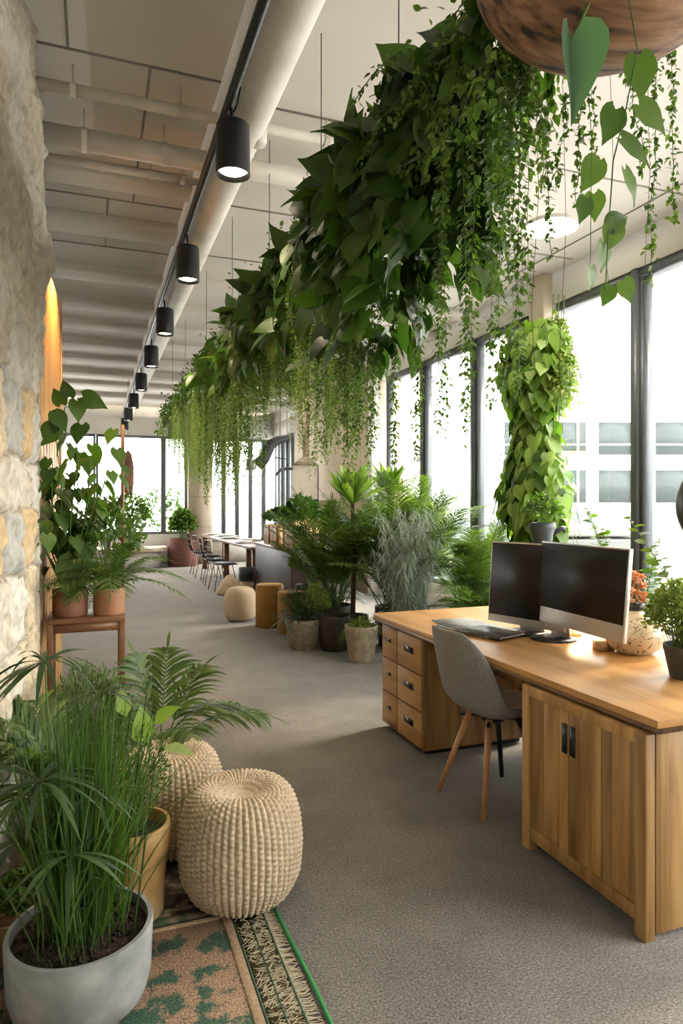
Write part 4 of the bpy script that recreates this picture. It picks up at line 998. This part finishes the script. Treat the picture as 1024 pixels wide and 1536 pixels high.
# feathery sprays at the near top
g = Geo()
for i in range(26):
    b = np.array([R.uniform(-.10, .12), R.uniform(1.5, 2.0), R.uniform(-.02, .12)]); az = R.uniform(PI * .6, PI * 1.5); L = R.uniform(.15, .32)
    q = np.linspace(0, 1, 10); P = b + np.stack([np.cos(az) * L * q, np.sin(az) * L * q * .6, L * (.4 * q - 1.1 * q ** 2)], -1)
    g.tube(P, .0014, 4, False); k_ = 70; u_ = R.uniform(0, 1, k_); pp = np.stack([np.interp(u_, q, P[:, j]) for j in range(3)], -1) + R.normal(0, .006, (k_, 3))
    g.stamp(OVATE, pp, R.normal(0, .6, (k_, 3)) + np.array([0, 0, -.2]), R.normal(0, .4, (k_, 3)) + np.array([0, 0, 1]), .020 * R.uniform(.6, 1.3, k_))
obj('feathery_sprays', g, M['strand'], t)

# ------------------------------------------------------------------ carved wooden bowl planter at top right
t = thing('wooden_bowl_planter', 'carved dark wooden bowl planter hanging at the top right corner', 'hanging planter', (1.10, 1.22, 2.50), -.2)
q = np.linspace(0, PI / 2, 14)
pr = [(.31 * math.sin(a) ** .85, .22 * (1 - math.cos(a))) for a in q] + [(.305, .26), (.28, .262), (.27, .22), (.0, .20)]
bw = obj('bowl', Geo().lathe(pr, 56, sx=1.0, sy=.85), M['log'], t, smooth=True)
obj('soil', Geo().lathe([(0, .245), (.272, .235)], 40, sx=1, sy=.85), M['soil'], t)
for s_ in (-1, 1): obj('hanging_strap', Geo().tube([(s_ * .22, 0, .2), (s_ * .12, 0, .8), (0, 0, CZ - 2.50)], .006, 6), M['black'], t)
br = Geo().tube([(-.02, -.26, .12), (-.005, -.24, .05), (-.02, -.2, .02)], .006, 6).tube([(.06, -.27, .22), (.02, -.262, .13), (-.01, -.245, .05)], .008, 6)
obj('branch', br, M['black'], t)
g = bush(900, (0, 0, .30), (.27, .24, .10), .03, OVATE); obj('rim_leaves', g, M['strand'], t)
# long leafy vine on the right of the bowl
VP_ = [(957, 112), (958, 188), (925, 180), (932, 225), (937, 272), (895, 255), (890, 305), (912, 350), (918, 345), (905, 378), (887, 415), (915, 445), (935, 440)]
t = thing('heart_leaf_vine', 'long vine of bright heart leaves dangling below the wooden bowl', 'hanging plant', (1.0, 1.10, 2.5))
L0 = np.array([(.057, -.021, -.115), (.058, -.021, -.215), (.012, -.005, -.225), (.024, -.009, -.285), (.031, -.011, -.350), (-.023, .009, -.330), (-.03, .011, -.400), (-.001, .001, -.465), (.015, -.002, -.458), (-.011, .004, -.50), (-.034, .013, -.55), (.002, -.001, -.592), (.028, -.01, -.580), (-.06, .0, -.42)])
DD = np.array([(.2, 0, -1), (.7, -.2, -.5), (-.3, 0, -.9), (.9, -.2, -.5), (.5, -.1, -.9), (-.4, .1, -.9), (.1, 0, -1), (.6, -.1, .3), (-.3, 0, -.9), (.1, 0, -1), (.1, 0, -1), (-.4, 0, -1), (.6, 0, -1), (-.2, 0, -1)])
sz = np.array([.085, .085, .075, .09, .075, .07, .055, .06, .065, .06, .05, .045, .05, .05])
g = Geo().stamp(HEART, L0, DD, np.tile((-.25, -1, .35), (14, 1)) + R.normal(0, .3, (14, 3)), sz); obj('leaves', g, M['heart2'], t)
obj('stem', Geo().tube([(.05, 0, .02), (.055, -.02, -.1), (.035, -.01, -.22), (.01, 0, -.33), (0, 0, -.45), (-.01, 0, -.60)], .0015, 5, False).tube([(-.05, .02, .0), (-.045, 0, -.3), (-.04, .01, -.56)], .001, 4, False), M['stem'], t)
# large grey-green leaf hanging in front of the bowl
t = thing('large_hanging_leaf', 'big folded grey-green leaf hanging in front of the wooden bowl', 'leaf', (.872, 1.062, 2.335))
V, Fs = HEART; V2 = V.copy(); V2[:, 2] += .9 * np.abs(V2[:, 0]); V2[:, 0] *= .75
g = Geo().stamp((V2, Fs), [(0, 0, .03)], [(.12, 0, -1)], [(-.3, -1, .1)], [.15])
obj('leaf_blade', g, leafmat('grey_green_leaf', [(.08, .15, .10), (.10, .18, .12)], .2, .4), t, smooth=True)
obj('stalk', Geo().tube([(0, 0, .03), (.03, .015, .07), (.06, .02, .13)], .003, 6), M['stem'], t)
# thin trailing strands under the bowl
t = thing('trailing_creeper', 'wispy small-leaved creepers trailing from the far side of the bowl', 'hanging plant', (1.1, 1.3, 2.56))
for x, y, z, sc in ((-.10, .05, -.03, .32), (-.02, .12, -.05, .42), (.05, .10, -.05, .25), (.21, -.05, .06, .62), (.25, -.02, .06, .45), (.30, -.10, .08, .5), (.12, .1, -.02, .2), (.18, .05, .02, .28), (.02, .02, -.07, .30)):
    g = Geo(); L = sc; m_ = 12; zz = -np.linspace(0, L, m_); wx = np.cumsum(R.normal(0, .006, m_)); wy = np.cumsum(R.normal(0, .004, m_)); P = np.stack([wx, wy, zz], -1)
    g.tube(P, .0011, 4, False); k_ = int(L * 330); u_ = R.uniform(0, 1, k_); pp = np.stack([np.interp(u_, np.linspace(0, 1, m_), P[:, j]) for j in range(3)], -1) + R.normal(0, .0055, (k_, 3))
    g.stamp(OVATE, pp, R.normal(0, .6, (k_, 3)) + np.array([0, 0, -.4]), R.normal(0, .4, (k_, 3)) + np.array([0, -.3, 1]), .017 * R.uniform(.6, 1.3, k_))
    o = obj('trailing_strand', g, M['strand'], t); o.location = (x, y, z)
for x, y, z, L in ((-.06, .1, -.02, .75), (.04, .12, -.02, .9), (.13, .05, 0, .6), (.2, .0, .05, .8)):
    obj('aerial_root', Geo().tube([(x, y, z), (x + .01, y, z - L * .4), (x - .012, y, z - L * .8), (x, y, z - L)], .0009, 4, False), M['bark'], t)
# single leaf sticking out of the garland
t = thing('pointed_leaf', 'single pointed yellow-green leaf jutting from the garland toward the ceiling light', 'leaf', (1.30, 1.84, 2.70))
obj('leaf_blade', Geo().stamp(OVATE, [(-.08, 0, .05)], [(1, -.3, -.55)], [(.3, -1, .5)], [.16]), M['lime'], t)
obj('stalk', Geo().tube([(-.08, 0, .05), (-.2, 0, .06)], .002, 5), M['stem'], t)

# ------------------------------------------------------------------ right middle plants
t = thing('climbing_pothos', 'tall lime-green climbing pothos wrapped around the window column', 'climbing plant', (4.02, 5.42, 0))
pot((.24, .4), M['greypot'], t, 'taper')
obj('support_pole', Geo().tube([(.0, 0, .3), (0, 0, 2.95)], .07, 12), M['bark'], t)
def pothos(n_, z0, z1, rad, size, mat):
    z = R.uniform(z0, z1, n_); az = R.uniform(0, 2 * PI, n_); rr_ = rad * (.8 + .25 * np.sin(z * 5)) * R.uniform(.55, 1.1, n_)
    o = np.stack([np.cos(az), np.sin(az), np.zeros(n_)], -1); P = o * rr_[:, None] * np.array([.62, .9, 1]) + np.stack([np.zeros(n_), np.zeros(n_), z], -1)
    return Geo().stamp(HEART, P, o * .3 + np.array([0, 0, -.95]) + R.normal(0, .28, (n_, 3)), o + np.array([0, 0, .4]) + R.normal(0, .3, (n_, 3)), size * R.uniform(.55, 1.2, n_))
obj('lime_leaves', pothos(800, .75, 3.05, .44, .175, None), M['lime'], t)
obj('green_leaves', pothos(420, .6, 3.1, .42, .17, None), M['heart2'], t)
g = pothos(240, 2.5, 3.2, .42, .14, None); obj('crown_leaves', g, M['lime'], t)
g = Geo()
for i in range(60):
    az = R.uniform(0, 2 * PI); z = R.uniform(.7, 3.1); r_ = .36; g.tube([(0, 0, z), (r_ * math.cos(az), r_ * math.sin(az), z + .05), (r_ * 1.2 * math.cos(az), r_ * 1.2 * math.sin(az), z - .2)], .004, 5, False)
obj('stems', g, M['stem'], t)
t = thing('trailing_vine', 'yellow-green vine spilling down beside the column top and window post', 'climbing plant', (4.05, 5.1, 2.2))
g = bush(1400, (0, .05, .35), (.14, .26, .75), .05, OVATE, .6, -.4); obj('leaves', g, M['yellowgreen'], t)
g = Geo()
for x in (-.06, 0, .06): g.tube([(x, 0, 1.2), (x * 1.3, .05, .4), (x * .6, .1, -.35)], .005, 5, False)
obj('stems', g, M['stem'], t)

def areca(label, loc, n, H, mat, spread=.55, ll=.30, wd=.012, nl=44, potr=.2, rise=(.95, 1.45), name='areca_palm'):
    t = thing(name, label, 'potted plant', loc); pot((potr, .34), M['darkpot'], t, 'straight')
    g, r_ = palm(n, H, spread, ll, wd, nl, (.25, .75), rise, .06, .3, stem_r=.007); obj('fronds', g, mat, t); obj('stems', r_, M['stem'], t); return t
areca('big feathery areca palm standing left of the pothos column', (2.92, 6.2, 0), 44, 1.9, M['palm'], .5, .34, .011, 50, .2, (1.0, 1.5))
areca('areca palm with pale arching fronds reaching toward the window', (3.35, 6.75, 0), 40, 2.0, M['palmpale'], .55, .36, .010, 54, .2, (1.0, 1.5))
areca('dense dark palm behind the textured stone pot', (2.50, 6.95, 0), 40, 1.65, M['palm'], .5, .30, .011, 46, .2, (1.0, 1.5))
areca('pale palm leaning on the window post behind the desk', (3.55, 5.75, 0), 30, 1.5, M['palmpale'], .6, .30, .010, 50, .2, (.9, 1.45))
areca('low leafy palm between the desk corner and the pothos', (3.25, 5.05, 0), 30, .95, M['palm'], .7, .24, .013, 36, .16, (.5, 1.3))
# silver foliage
t = thing('silver_grass', 'silvery fine-leaved plant cascading behind the desk', 'potted plant', (2.78, 5.62, 0)); pot((.18, .34), M['darkpot'], t, 'straight')
g = Geo()
for i in range(90):
    az = R.uniform(0, 2 * PI); L = R.uniform(.6, 1.25); b = np.array([R.normal(0, .05), R.normal(0, .05), .32]); q = np.linspace(0, 1, 12); sp = R.uniform(.12, .38)
    P = b + np.stack([np.cos(az) * sp * q ** 1.1, np.sin(az) * sp * q ** 1.1, L * (1.15 * q - .22 * q ** 3)], -1); g.tube(P, .002, 4, False)
    k_ = 110; u_ = R.uniform(.1, 1, k_); pp = np.stack([np.interp(u_, q, P[:, j]) for j in range(3)], -1)
    o_ = nrm(np.stack([R.normal(0, 1, k_), R.normal(0, 1, k_), R.normal(0, .3, k_)], -1)); g.blades(pp, o_ + np.array([0, 0, .2]), R.uniform(.05, .13, k_), 1.1, .0042, 4)
obj('silver_foliage', g, M['silverleaf'], t)
# bright rosettes
def rosette(label, loc, H, L, n_, mat):
    t = thing('rosette_plant', label, 'potted plant', loc); pot((.17, .3), M['darkpot'], t, 'straight')
    obj('trunk', Geo().tube([(0, 0, .2), (.02, 0, H * .6), (0, 0, H)], [.03, .025, .02], 8), M['bark'], t)
    az = R.uniform(0, 2 * PI, n_); D = np.stack([np.cos(az) * .75, np.sin(az) * .75, R.uniform(.35, 2.6, n_)], -1)
    obj('leaves', Geo().blades(np.tile((0, 0, H), (n_, 1)), D, L * R.uniform(.75, 1.1, n_), .12, .085, 6, None, .55), mat, t); return t
rosette('bright lime rosette rising above the palms by the white column', (2.52, 6.45, 0), 1.45, .48, 60, M['lime'])
rosette('smaller lime rosette peeping over the palms near the windows', (3.15, 6.9, 0), 1.55, .42, 50, M['lime'])

# pots in front
def curly():
    return bush(1500, (0, 0, .52), (.22, .2, .22), .055, HEART), stems_in(20, (0, 0, .5), (.2, .18, .2), .25)
def cyc():
    g = tuft(330, .62, .28, .03, .010, .8, (.35, .9), 7); return g, None
def spiky(): return tuft(260, .36, .28, .03, .010, .75, (.5, 1.1), 7), None
t = floor_plant('ponytail_palm', 'dark spiky palm in a round textured stone pot on the carpet', (1.99, 6.44, 0), (.19, .30), M['stonepot'], cyc, M['darkleaf'])
obj('trunk', Geo().lathe([(.06, .2), (.07, .3), (.035, .42), (.03, .55)], 14), M['bark'], t, smooth=True)
g = bush(2200, (.12, -.05, .45), (.15, .14, .22), .018, OVATE); obj('trailing_leaves', g, M['yellowgreen'], t, label='fine yellow-green trailing leaves')
floor_plant('grass_tuft', 'small yellow-green grass tuft in a beige pot beside the desk', (2.33, 5.74, 0), (.155, .33), M['beigepot'], spiky, M['yellowgreen'])
t = thing('large_dark_pot', 'dark glazed barrel pot between the stone pot and the beige pot', 'pot', (2.26, 6.28, 0)); pot((.16, .34), M['darkpot'], t, 'round')
t = thing('curly_leaf_plant', 'round curly dark green plant in a tall pot behind the ochre stools', 'potted plant', (2.40, 7.55, 0)); pot((.17, .5), M['darkpot'], t, 'straight')
g, s_ = curly(); g2 = Geo().join(g, (0, 0, .25)); obj('leaves', g2, M['heart2'], t); obj('stems', Geo().join(s_, (0, 0, .22)), M['stem'], t)
# palms over the ochre stools
areca('low drooping palm arching over the ochre stools', (2.42, 7.1, 0), 16, .60, M['darkleaf'], .9, .22, .012, 26, .14, (.5, 1.2))

# stools
t = thing('cream_pouf', 'smooth rounded cream felt pouf on the carpet beside the ochre stool', 'pouf', (1.72, 8.25, 0)); 
key = [(0, 0), (.14, .0), (.185, .04), (.212, .13), (.215, .22), (.20, .32), (.165, .395), (.10, .42), (0, .425)]
o = obj('cushion', Geo().lathe(key, 36), M['cream'], t, smooth=True); o.modifiers.new('s', 'SUBSURF').render_levels = 2
def cyl_stool(label, loc, r, h):
    t = thing('ochre_stool', label, 'stool', loc, 0, 'ochre drum stools'); o = obj('drum', Geo().lathe([(0, 0), (r - .01, 0), (r, .015), (r, h - .02), (r - .012, h), (0, h + .006)], 36), M['ochre'], t, smooth=True); o.modifiers.new('e', 'EDGE_SPLIT').split_angle = .9
    obj('foot_ring', Geo().lathe([(r * .9, -.0), (r * .92, .012)], 30), M['black'], t); return t
cyl_stool('tall ochre drum stool standing next to the cream pouf', (1.96, 7.72, 0), .165, .50)
cyl_stool('second ochre drum stool, half hidden behind the stone pot', (2.10, 7.28, 0), .155, .46)
t = thing('wedge_cushion', 'small beige cone-shaped cushion on the floor under the wire chairs', 'cushion', (2.06, 10.7, 0)); obj('cushion', Geo().lathe([(0, 0), (.21, 0), (.22, .04), (.13, .2), (.05, .30), (0, .31)], 24), M['cream'], t, smooth=True)

# long table with wire chairs
t = thing('long_table', 'long wood-topped work table running along the far windows', 'table', (2.62, 12.6, 0), .03)
a = np.linspace(-PI, 0, 13); poly = [(.33 * math.cos(q), -2.0 + .30 * math.sin(q)) for q in a] + [(.33, 2.6), (-.33, 2.6)]
obj('tabletop', Geo().prism(poly, .72, .76), M['console'], t, bevel=.004)
for x in (-.22, .22):
    for y in (-1.95, .2, 2.4): obj('leg', Geo().box((x, y, .36), (.09, .09, .72)), M['console'], t)
for i, (x, y, s_) in enumerate(((2.5, 11.6, .3), (2.72, 12.3, .35), (2.5, 13.1, .3), (2.62, 14.0, .4), (2.5, 14.8, .35))):
    tag(obj('paper_stack', Geo().box((0, 0, .012), (s_, s_ * 1.2, .02), rz=.1 * i).box((.02, .02, .028), (s_ * .8, s_, .012), rz=-.2), M['whitepot']), 'stack of white papers on the long table, %s from the near end' % ('first', 'second', 'third', 'fourth', 'fifth')[i], 'paper', 'white papers on the long table').location = (x, y, .761)
def wire_chair(loc, label, rz):
    t = thing('wire_chair', label, 'chair', loc, rz, 'black wire chairs at the long table')
    g = Geo()
    for q in np.linspace(-.2, .2, 9): g.tube([(.20, q, .44), (.0, q, .43), (-.18, q, .47), (-.24, q * .95, .62), (-.27, q * .8, .84)], .004, 4, False)
    for x, z, w_ in ((.2, .44, .21), (0, .43, .21), (-.18, .47, .21), (-.24, .62, .2), (-.26, .73, .18), (-.27, .84, .16)): g.tube([(x, -w_, z), (x, w_, z)], .005, 4, False)
    obj('wire_shell', g, M['black'], t)
    obj('seat_pad', Geo().box((0, 0, .45), (.36, .36, .025)), M['tealpot'], t, bevel=.01)
    for sx_ in (-1, 1):
        for sy_ in (-1, 1): obj('leg', Geo().tube([(sx_ * .12, sy_ * .14, .43), (sx_ * .20, sy_ * .2, 0)], .007, 6), M['black'], t)
    return t
w0 = wire_chair((2.05, 11.25, 0), 'black wire chair at the long table, nearest the cream pouf', .1)
dup(w0, (2.06, 12.1, 0), 'black wire chair at the long table, second from the near end', -.05)
dup(w0, (2.08, 13.0, 0), 'black wire chair at the long table, third from the near end', .12)
dup(w0, (2.10, 14.0, 0), 'black wire chair at the long table, farthest along', 0)
t = thing('waste_bin', 'small dark bin with a pale base under the long table end', 'bin', (2.26, 10.35, 0))
obj('bin_body', Geo().lathe([(0, .25), (.12, .25), (.13, .45), (.12, .45), (.11, .27)], 20), M['tealpot'], t); obj('bin_base', Geo().lathe([(0, 0), (.10, 0), (.11, .25), (0, .25)], 20), M['cream'], t)
# low dark cabinet with planter boxes
t = thing('low_cabinet', 'low dark cabinet carrying wooden planter boxes behind the stools', 'cabinet', (2.66, 9.2, 0))
obj('body', Geo().box((0, 0, .43), (.6, 2.0, .80)), M['darkpot'], t, bevel=.01); obj('plinth', Geo().box((0, 0, .015), (.54, 1.9, .03)), M['blackrough'], t); obj('top_panel', Geo().box((0, 0, .845), (.64, 2.04, .03)), M['console'], t)
def planter(loc, label, s_, hgt, n_, mat, sz):
    t = thing('wooden_planter_box', label, 'planter', loc, 0, 'wooden planter boxes on the low cabinet')
    w2 = s_ / 2; g = Geo()
    for i in range(4):
        x = -w2 + s_ * (i + .5) / 4; g.box((x, -w2, .14), (s_ / 4 - .003, .018, .28)); g.box((x, w2, .14), (s_ / 4 - .003, .018, .28)); g.box((-w2, x, .14), (.018, s_ / 4 - .003, .28)); g.box((w2, x, .14), (.018, s_ / 4 - .003, .28))
    obj('box_boards', g, M['planterwood'], t); obj('soil', Geo().box((0, 0, .22), (s_ - .02, s_ - .02, .02)), M['soil'], t)
    obj('leaves', bush(n_, (0, 0, .28 + hgt * .45), (s_ * .75, s_ * .75, hgt * .6), sz, HEART), mat, t); obj('stems', stems_in(14, (0, 0, .28 + hgt * .4), (s_ * .6, s_ * .6, hgt * .5), .22), M['stem'], t); return t
planter((2.60, 8.5, .861), 'wooden planter box with a bushy dark plant, nearest the stools', .34, .38, 420, M['darkleaf'], .09)
planter((2.56, 9.2, .861), 'middle wooden planter box with thin leafy stems', .32, .25, 200, M['heart'], .08)
planter((2.62, 9.9, .861), 'farthest wooden planter box with a few small leaves', .30, .22, 160, M['heart'], .07)
t = thing('small_green_plant', 'little round green plant on the near end of the long table', 'potted plant', (2.72, 10.75, .761)); pot((.07, .09), M['darkpot'], t, 'taper'); obj('leaves', bush(200, (0, 0, .12), (.12, .12, .09), .04, OVATE), M['heart2'], t)

# hood with flue and lit niche
t = thing('fireplace_hood', 'beige house-shaped hood with a round flue on the far wall', 'hood', (3.40, 10.95, 0), math.radians(-14))
obj('hood_body', Geo().prism([(-.21, -.2), (.21, -.2), (.21, .2), (-.21, .2)], 1.52, 2.10), noisy('hood_plaster', [(.3, (.70, .62, .50)), (.7, (.76, .68, .56))], 4, .8, .05), t, bevel=.01)
g = Geo(); g.add([(-.23, -.22, 2.10), (.23, -.22, 2.10), (.23, .22, 2.10), (-.23, .22, 2.10), (-.04, -.06, 2.26), (.04, -.06, 2.26), (.04, .06, 2.26), (-.04, .06, 2.26)], [(3, 2, 1, 0), (4, 5, 6, 7), (0, 1, 5, 4), (1, 2, 6, 5), (2, 3, 7, 6), (3, 0, 4, 7)])
obj('hood_cap', g, M['stonepot'], t); obj('flue', Geo().tube([(.02, 0, 2.2), (.02, 0, CZ - .01)], .055, 16), noisy('pink_clay_flue', [(.3, (.50, .36, .27)), (.7, (.58, .43, .33))], 5, .7, .1), t, smooth=True)
obj('rim', Geo().box((0, 0, 1.505), (.45, .43, .03)).box((.216, 0, 1.81), (.012, .41, .58)), M['black'], t)
obj('hearth_block', Geo().box((.10, .05, .5), (.5, .3, 1.0)), M['beige'], t)
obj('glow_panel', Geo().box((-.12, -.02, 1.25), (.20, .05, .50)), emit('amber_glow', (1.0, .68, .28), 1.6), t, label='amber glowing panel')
obj('back_board', Geo().box((.24, .1, 1.25), (.52, .05, .52)), M['beige'], t)

# pendants
t = thing('bent_pendant', 'black bent tubular pendant lamp with a clear glass bulb', 'pendant lamp', (2.66, 10.2, 2.26))
obj('arm', Geo().tube([(-.26, 0, -.20), (-.16, 0, -.10), (-.05, 0, .13), (.08, 0, .20), (.24, 0, .24)], [.10, .09, .085, .07, .05], 16), M['blackrough'], t, smooth=True)
obj('bulb', Geo().lathe([(0, -.1), (.07, -.07), (.09, 0), (.07, .06), (0, .09)], 16, (-.36, 0, -.2)), flat('smoky_bulb', (.30, .30, .30), .1, .2), t, smooth=True)
obj('cord', Geo().tube([(.1, 0, .2), (.1, 0, CZ - 2.26)], .006, 6), M['wire'], t)
obj('crossbar', Geo().tube([(.02, 0, -.08), (.22, 0, -.10), (.22, 0, .2)], .010, 6), M['black'], t)
t = thing('slim_pendant', 'slim dark capsule pendant hanging under the garland far down', 'pendant lamp', (2.0, 9.9, 2.05))
obj('shade', Geo().lathe([(0, -.02), (.04, 0), (.055, .06), (.055, .30), (.03, .38), (0, .4)], 20), M['blackrough'], t, smooth=True); obj('cord', Geo().tube([(0, 0, .38), (0, 0, CZ - 2.05)], .004, 6), M['wire'], t)
t = thing('curved_wall_lamp', 'small grey curved lamp arm against the far window posts', 'lamp', (3.1, 11.0, 1.98))
obj('arm', Geo().tube([(-.2, 0, -.05), (-.12, 0, .05), (0, 0, .08), (.12, 0, .06)], [.02, .03, .03, .012], 10), M['frame'], t, smooth=True); obj('cord', Geo().tube([(0, 0, .08), (0, 0, CZ - 1.98)], .004, 6), M['wire'], t)
t = thing('black_pendant', 'glossy black egg-shaped pendant cut off by the right frame edge', 'pendant lamp', (3.20, 2.76, 1.22))
obj('shade', Geo().lathe([(0, 0)] + [(.165 * math.sin(q), .23 - .23 * math.cos(q)) for q in np.linspace(.2, PI - .1, 16)], 32), M['black'], t, smooth=True); obj('cord', Geo().tube([(0, 0, .45), (0, 0, CZ - 1.22)], .004, 6), M['wire'], t)

# far end
t = thing('large_planter', 'large ribbed red-brown planter with a leafy shrub at the far pier', 'potted plant', (1.95, 15.9, 0)); pot((.34, .64), M['redpot'], t, 'straight')
obj('leaves', bush(1100, (0, 0, .92), (.30, .28, .42), .10, OVATE), M['heart2'], t); obj('stems', stems_in(14, (0, 0, .9), (.2, .2, .3), .5), M['stem'], t)
t = thing('window_bench', 'curved white bench below the far end windows', 'bench', (.75, 15.75, 0)); 
obj('seat', Geo().prism([(-2.2, .55), (-2.2, -.2), (-.4, -.5), (.5, -.4), (.85, 0), (.85, .55)], .38, .46), M['beige'], t, bevel=.01); obj('base', Geo().prism([(-2.1, .5), (-2.1, -.1), (-.4, -.38), (.4, -.28), (.7, .05), (.7, .5)], 0, .38), M['white'], t)
def shrub(name, label, loc, s_, n_, mat, tm=OVATE, lf=.12):
    t = thing(name, label, 'potted plant', loc); pot((.2 * s_, .35 * s_), M['darkpot'], t, 'taper'); obj('leaves', bush(n_, (0, 0, .85 * s_), (.5 * s_, .45 * s_, .6 * s_), lf, tm), mat, t); obj('stems', stems_in(20, (0, 0, .8 * s_), (.4 * s_, .4 * s_, .5 * s_), .3 * s_, .008), M['bark'], t); return t
shrub('indoor_shrub', 'wide leafy shrub standing on the bench at the far windows', (.75, 15.4, .46), .85, 480, M['heart2'])
shrub('indoor_shrub', 'dark leafy shrub seen behind the console plants', (.25, 12.2, 0), 1.1, 520, M['heart'])
shrub('outdoor_shrub', 'clipped green shrub outside beyond the end window', (1.75, 18.2, -.4), 1.6, 600, M['heart'])
t = thing('wooden_oval', 'brown oval wooden paddle hanging near the far end window', 'wall hanging', (.58, 12.5, 1.62)); obj('board', Geo().lathe([(0, 0), (.07, .03), (.10, .2), (.10, .5), (.06, .72), (0, .8)], 20, sy=.2), M['console'], t, smooth=True); obj('cord', Geo().tube([(0, 0, .78), (0, 0, CZ - 1.62)], .004, 6), M['wire'], t)

# ------------------------------------------------------------------ things on and behind the desk
t = thing('round_vase', 'round cream vase with dark scribbles on the desk behind the monitor', 'vase', (2.44, 2.52, .741))
m, N, L, b = newmat('scribbled_glaze'); tc = N.new('ShaderNodeTexCoord'); n1 = N.new('ShaderNodeTexNoise'); n1.inputs['Scale'].default_value = 13; n1.inputs['Detail'].default_value = 2; n1.inputs['Distortion'].default_value = 1.5; L.new(tc.outputs['Object'], n1.inputs['Vector'])
r = ramp(N, [(.0, (.58, .44, .26)), (.485, (.62, .48, .30)), (.495, (.05, .03, .02)), (.51, (.05, .03, .02)), (.52, (.60, .46, .28)), (1, (.66, .54, .38))]); L.new(n1.outputs['Fac'], r.inputs[0]); L.new(r.outputs[0], b.inputs['Base Color']); b.inputs['Roughness'].default_value = .3
obj('body', Geo().lathe([(0, 0), (.07, 0), (.11, .025), (.138, .075), (.135, .12), (.10, .165), (.055, .19), (.04, .20), (.04, .21)], 40), m, t, smooth=True)
obj('neck', Geo().lathe([(.035, .195), (.045, .215), (.05, .235), (.042, .24), (.03, .225)], 30), M['black'], t, smooth=True)
t = thing('dried_flowers', 'bunch of orange dried flowers standing in the round vase', 'flowers', (2.44, 2.52, .97))
g = Geo()
for i in range(34):
    c = np.array([R.uniform(-.055, .055), R.uniform(-.055, .055), R.uniform(.02, .15)]); k_ = 16; d = sph(k_); d[:, 2] = np.abs(d[:, 2])
    g.stamp(OVATE, np.tile(c, (k_, 1)), d, sph(k_), .026)
obj('petals', g, M['petal'], t); obj('stalks', stems_in(10, (0, 0, .08), (.04, .04, .08), -.03, .002), M['stem'], t)
t = thing('potted_herb', 'bushy herb in a dark grey pot on the desk at the right edge', 'potted plant', (2.30, 2.08, .741)); pot((.095, .135), M['greypot'], t, 'taper')
g = bush(2600, (0, .02, .24), (.15, .16, .17), .022, OVATE); obj('herb_leaves', g, M['yellowgreen'], t); obj('herb_sprigs', tuft(240, .30, .1, .03, .005, .45, (.0, .3), 5), M['palm'], t)
def tallplant(label, loc, n_, H, sz, mat, spread, sx=1):
    t = thing('tall_leafy_plant', label, 'potted plant', loc); pot((.17, .36), M['greypot'], t, 'taper'); g, s_ = Geo(), Geo()
    for i in range(n_):
        az = R.uniform(0, 2 * PI); sp = spread * R.uniform(.2, 1); h = H * R.uniform(.6, 1); q = np.linspace(0, 1, 10)
        P = np.stack([sp * np.cos(az) * q ** 1.5, sp * np.sin(az) * q ** 1.5, .3 + h * q - .04 * q ** 3], -1); s_.tube(P, np.linspace(.006, .002, 10), 5, False)
        k_ = 26; u_ = np.linspace(.45, 1, k_); pp = np.stack([np.interp(u_, q, P[:, j]) for j in range(3)], -1); a2 = np.arange(k_) * 2.4
        o_ = np.stack([np.cos(a2), np.sin(a2), np.full(k_, .35)], -1); g.stamp(OVATE, pp, o_, np.array([0, 0, 1.]) + R.normal(0, .3, (k_, 3)), sz * (1.25 - u_ * .7) * R.uniform(.8, 1.2, k_))
    obj('leaves', g, mat, t); obj('stems', s_, M['stem'], t); return t
tallplant('tall leafy plant by the window post behind the desk at right', (3.12, 2.62, 0), 18, 1.22, .12, M['heart2'], .50)
tallplant('slender plant arching beside the window post above the wide monitor', (3.25, 3.35, 0), 7, 1.2, .11, M['heart2'], .40)
t = thing('teal_planter', 'dark teal planter on a slim stand behind the left monitor', 'potted plant', (3.50, 4.62, 0))
obj('stand', Geo().tube([(0, 0, 0), (0, 0, 1.06)], .05, 14).lathe([(0, 0), (.16, 0), (.16, .02), (0, .03)], 24), M['tealpot'], t)
obj('pot', Geo().lathe([(0, 1.0), (.07, 1.0), (.085, 1.2), (.105, 1.25), (.105, 1.30), (.09, 1.30), (.08, 1.24)], 28), M['tealpot'], t, smooth=True); obj('spout', Geo().tube([(.08, -.02, 1.2), (.16, -.04, 1.25), (.19, -.05, 1.24)], [.02, .022, .03], 8), M['tealpot'], t)
obj('leaves', bush(420, (0, 0, 1.40), (.14, .14, .14), .05, OVATE), M['heart2'], t)
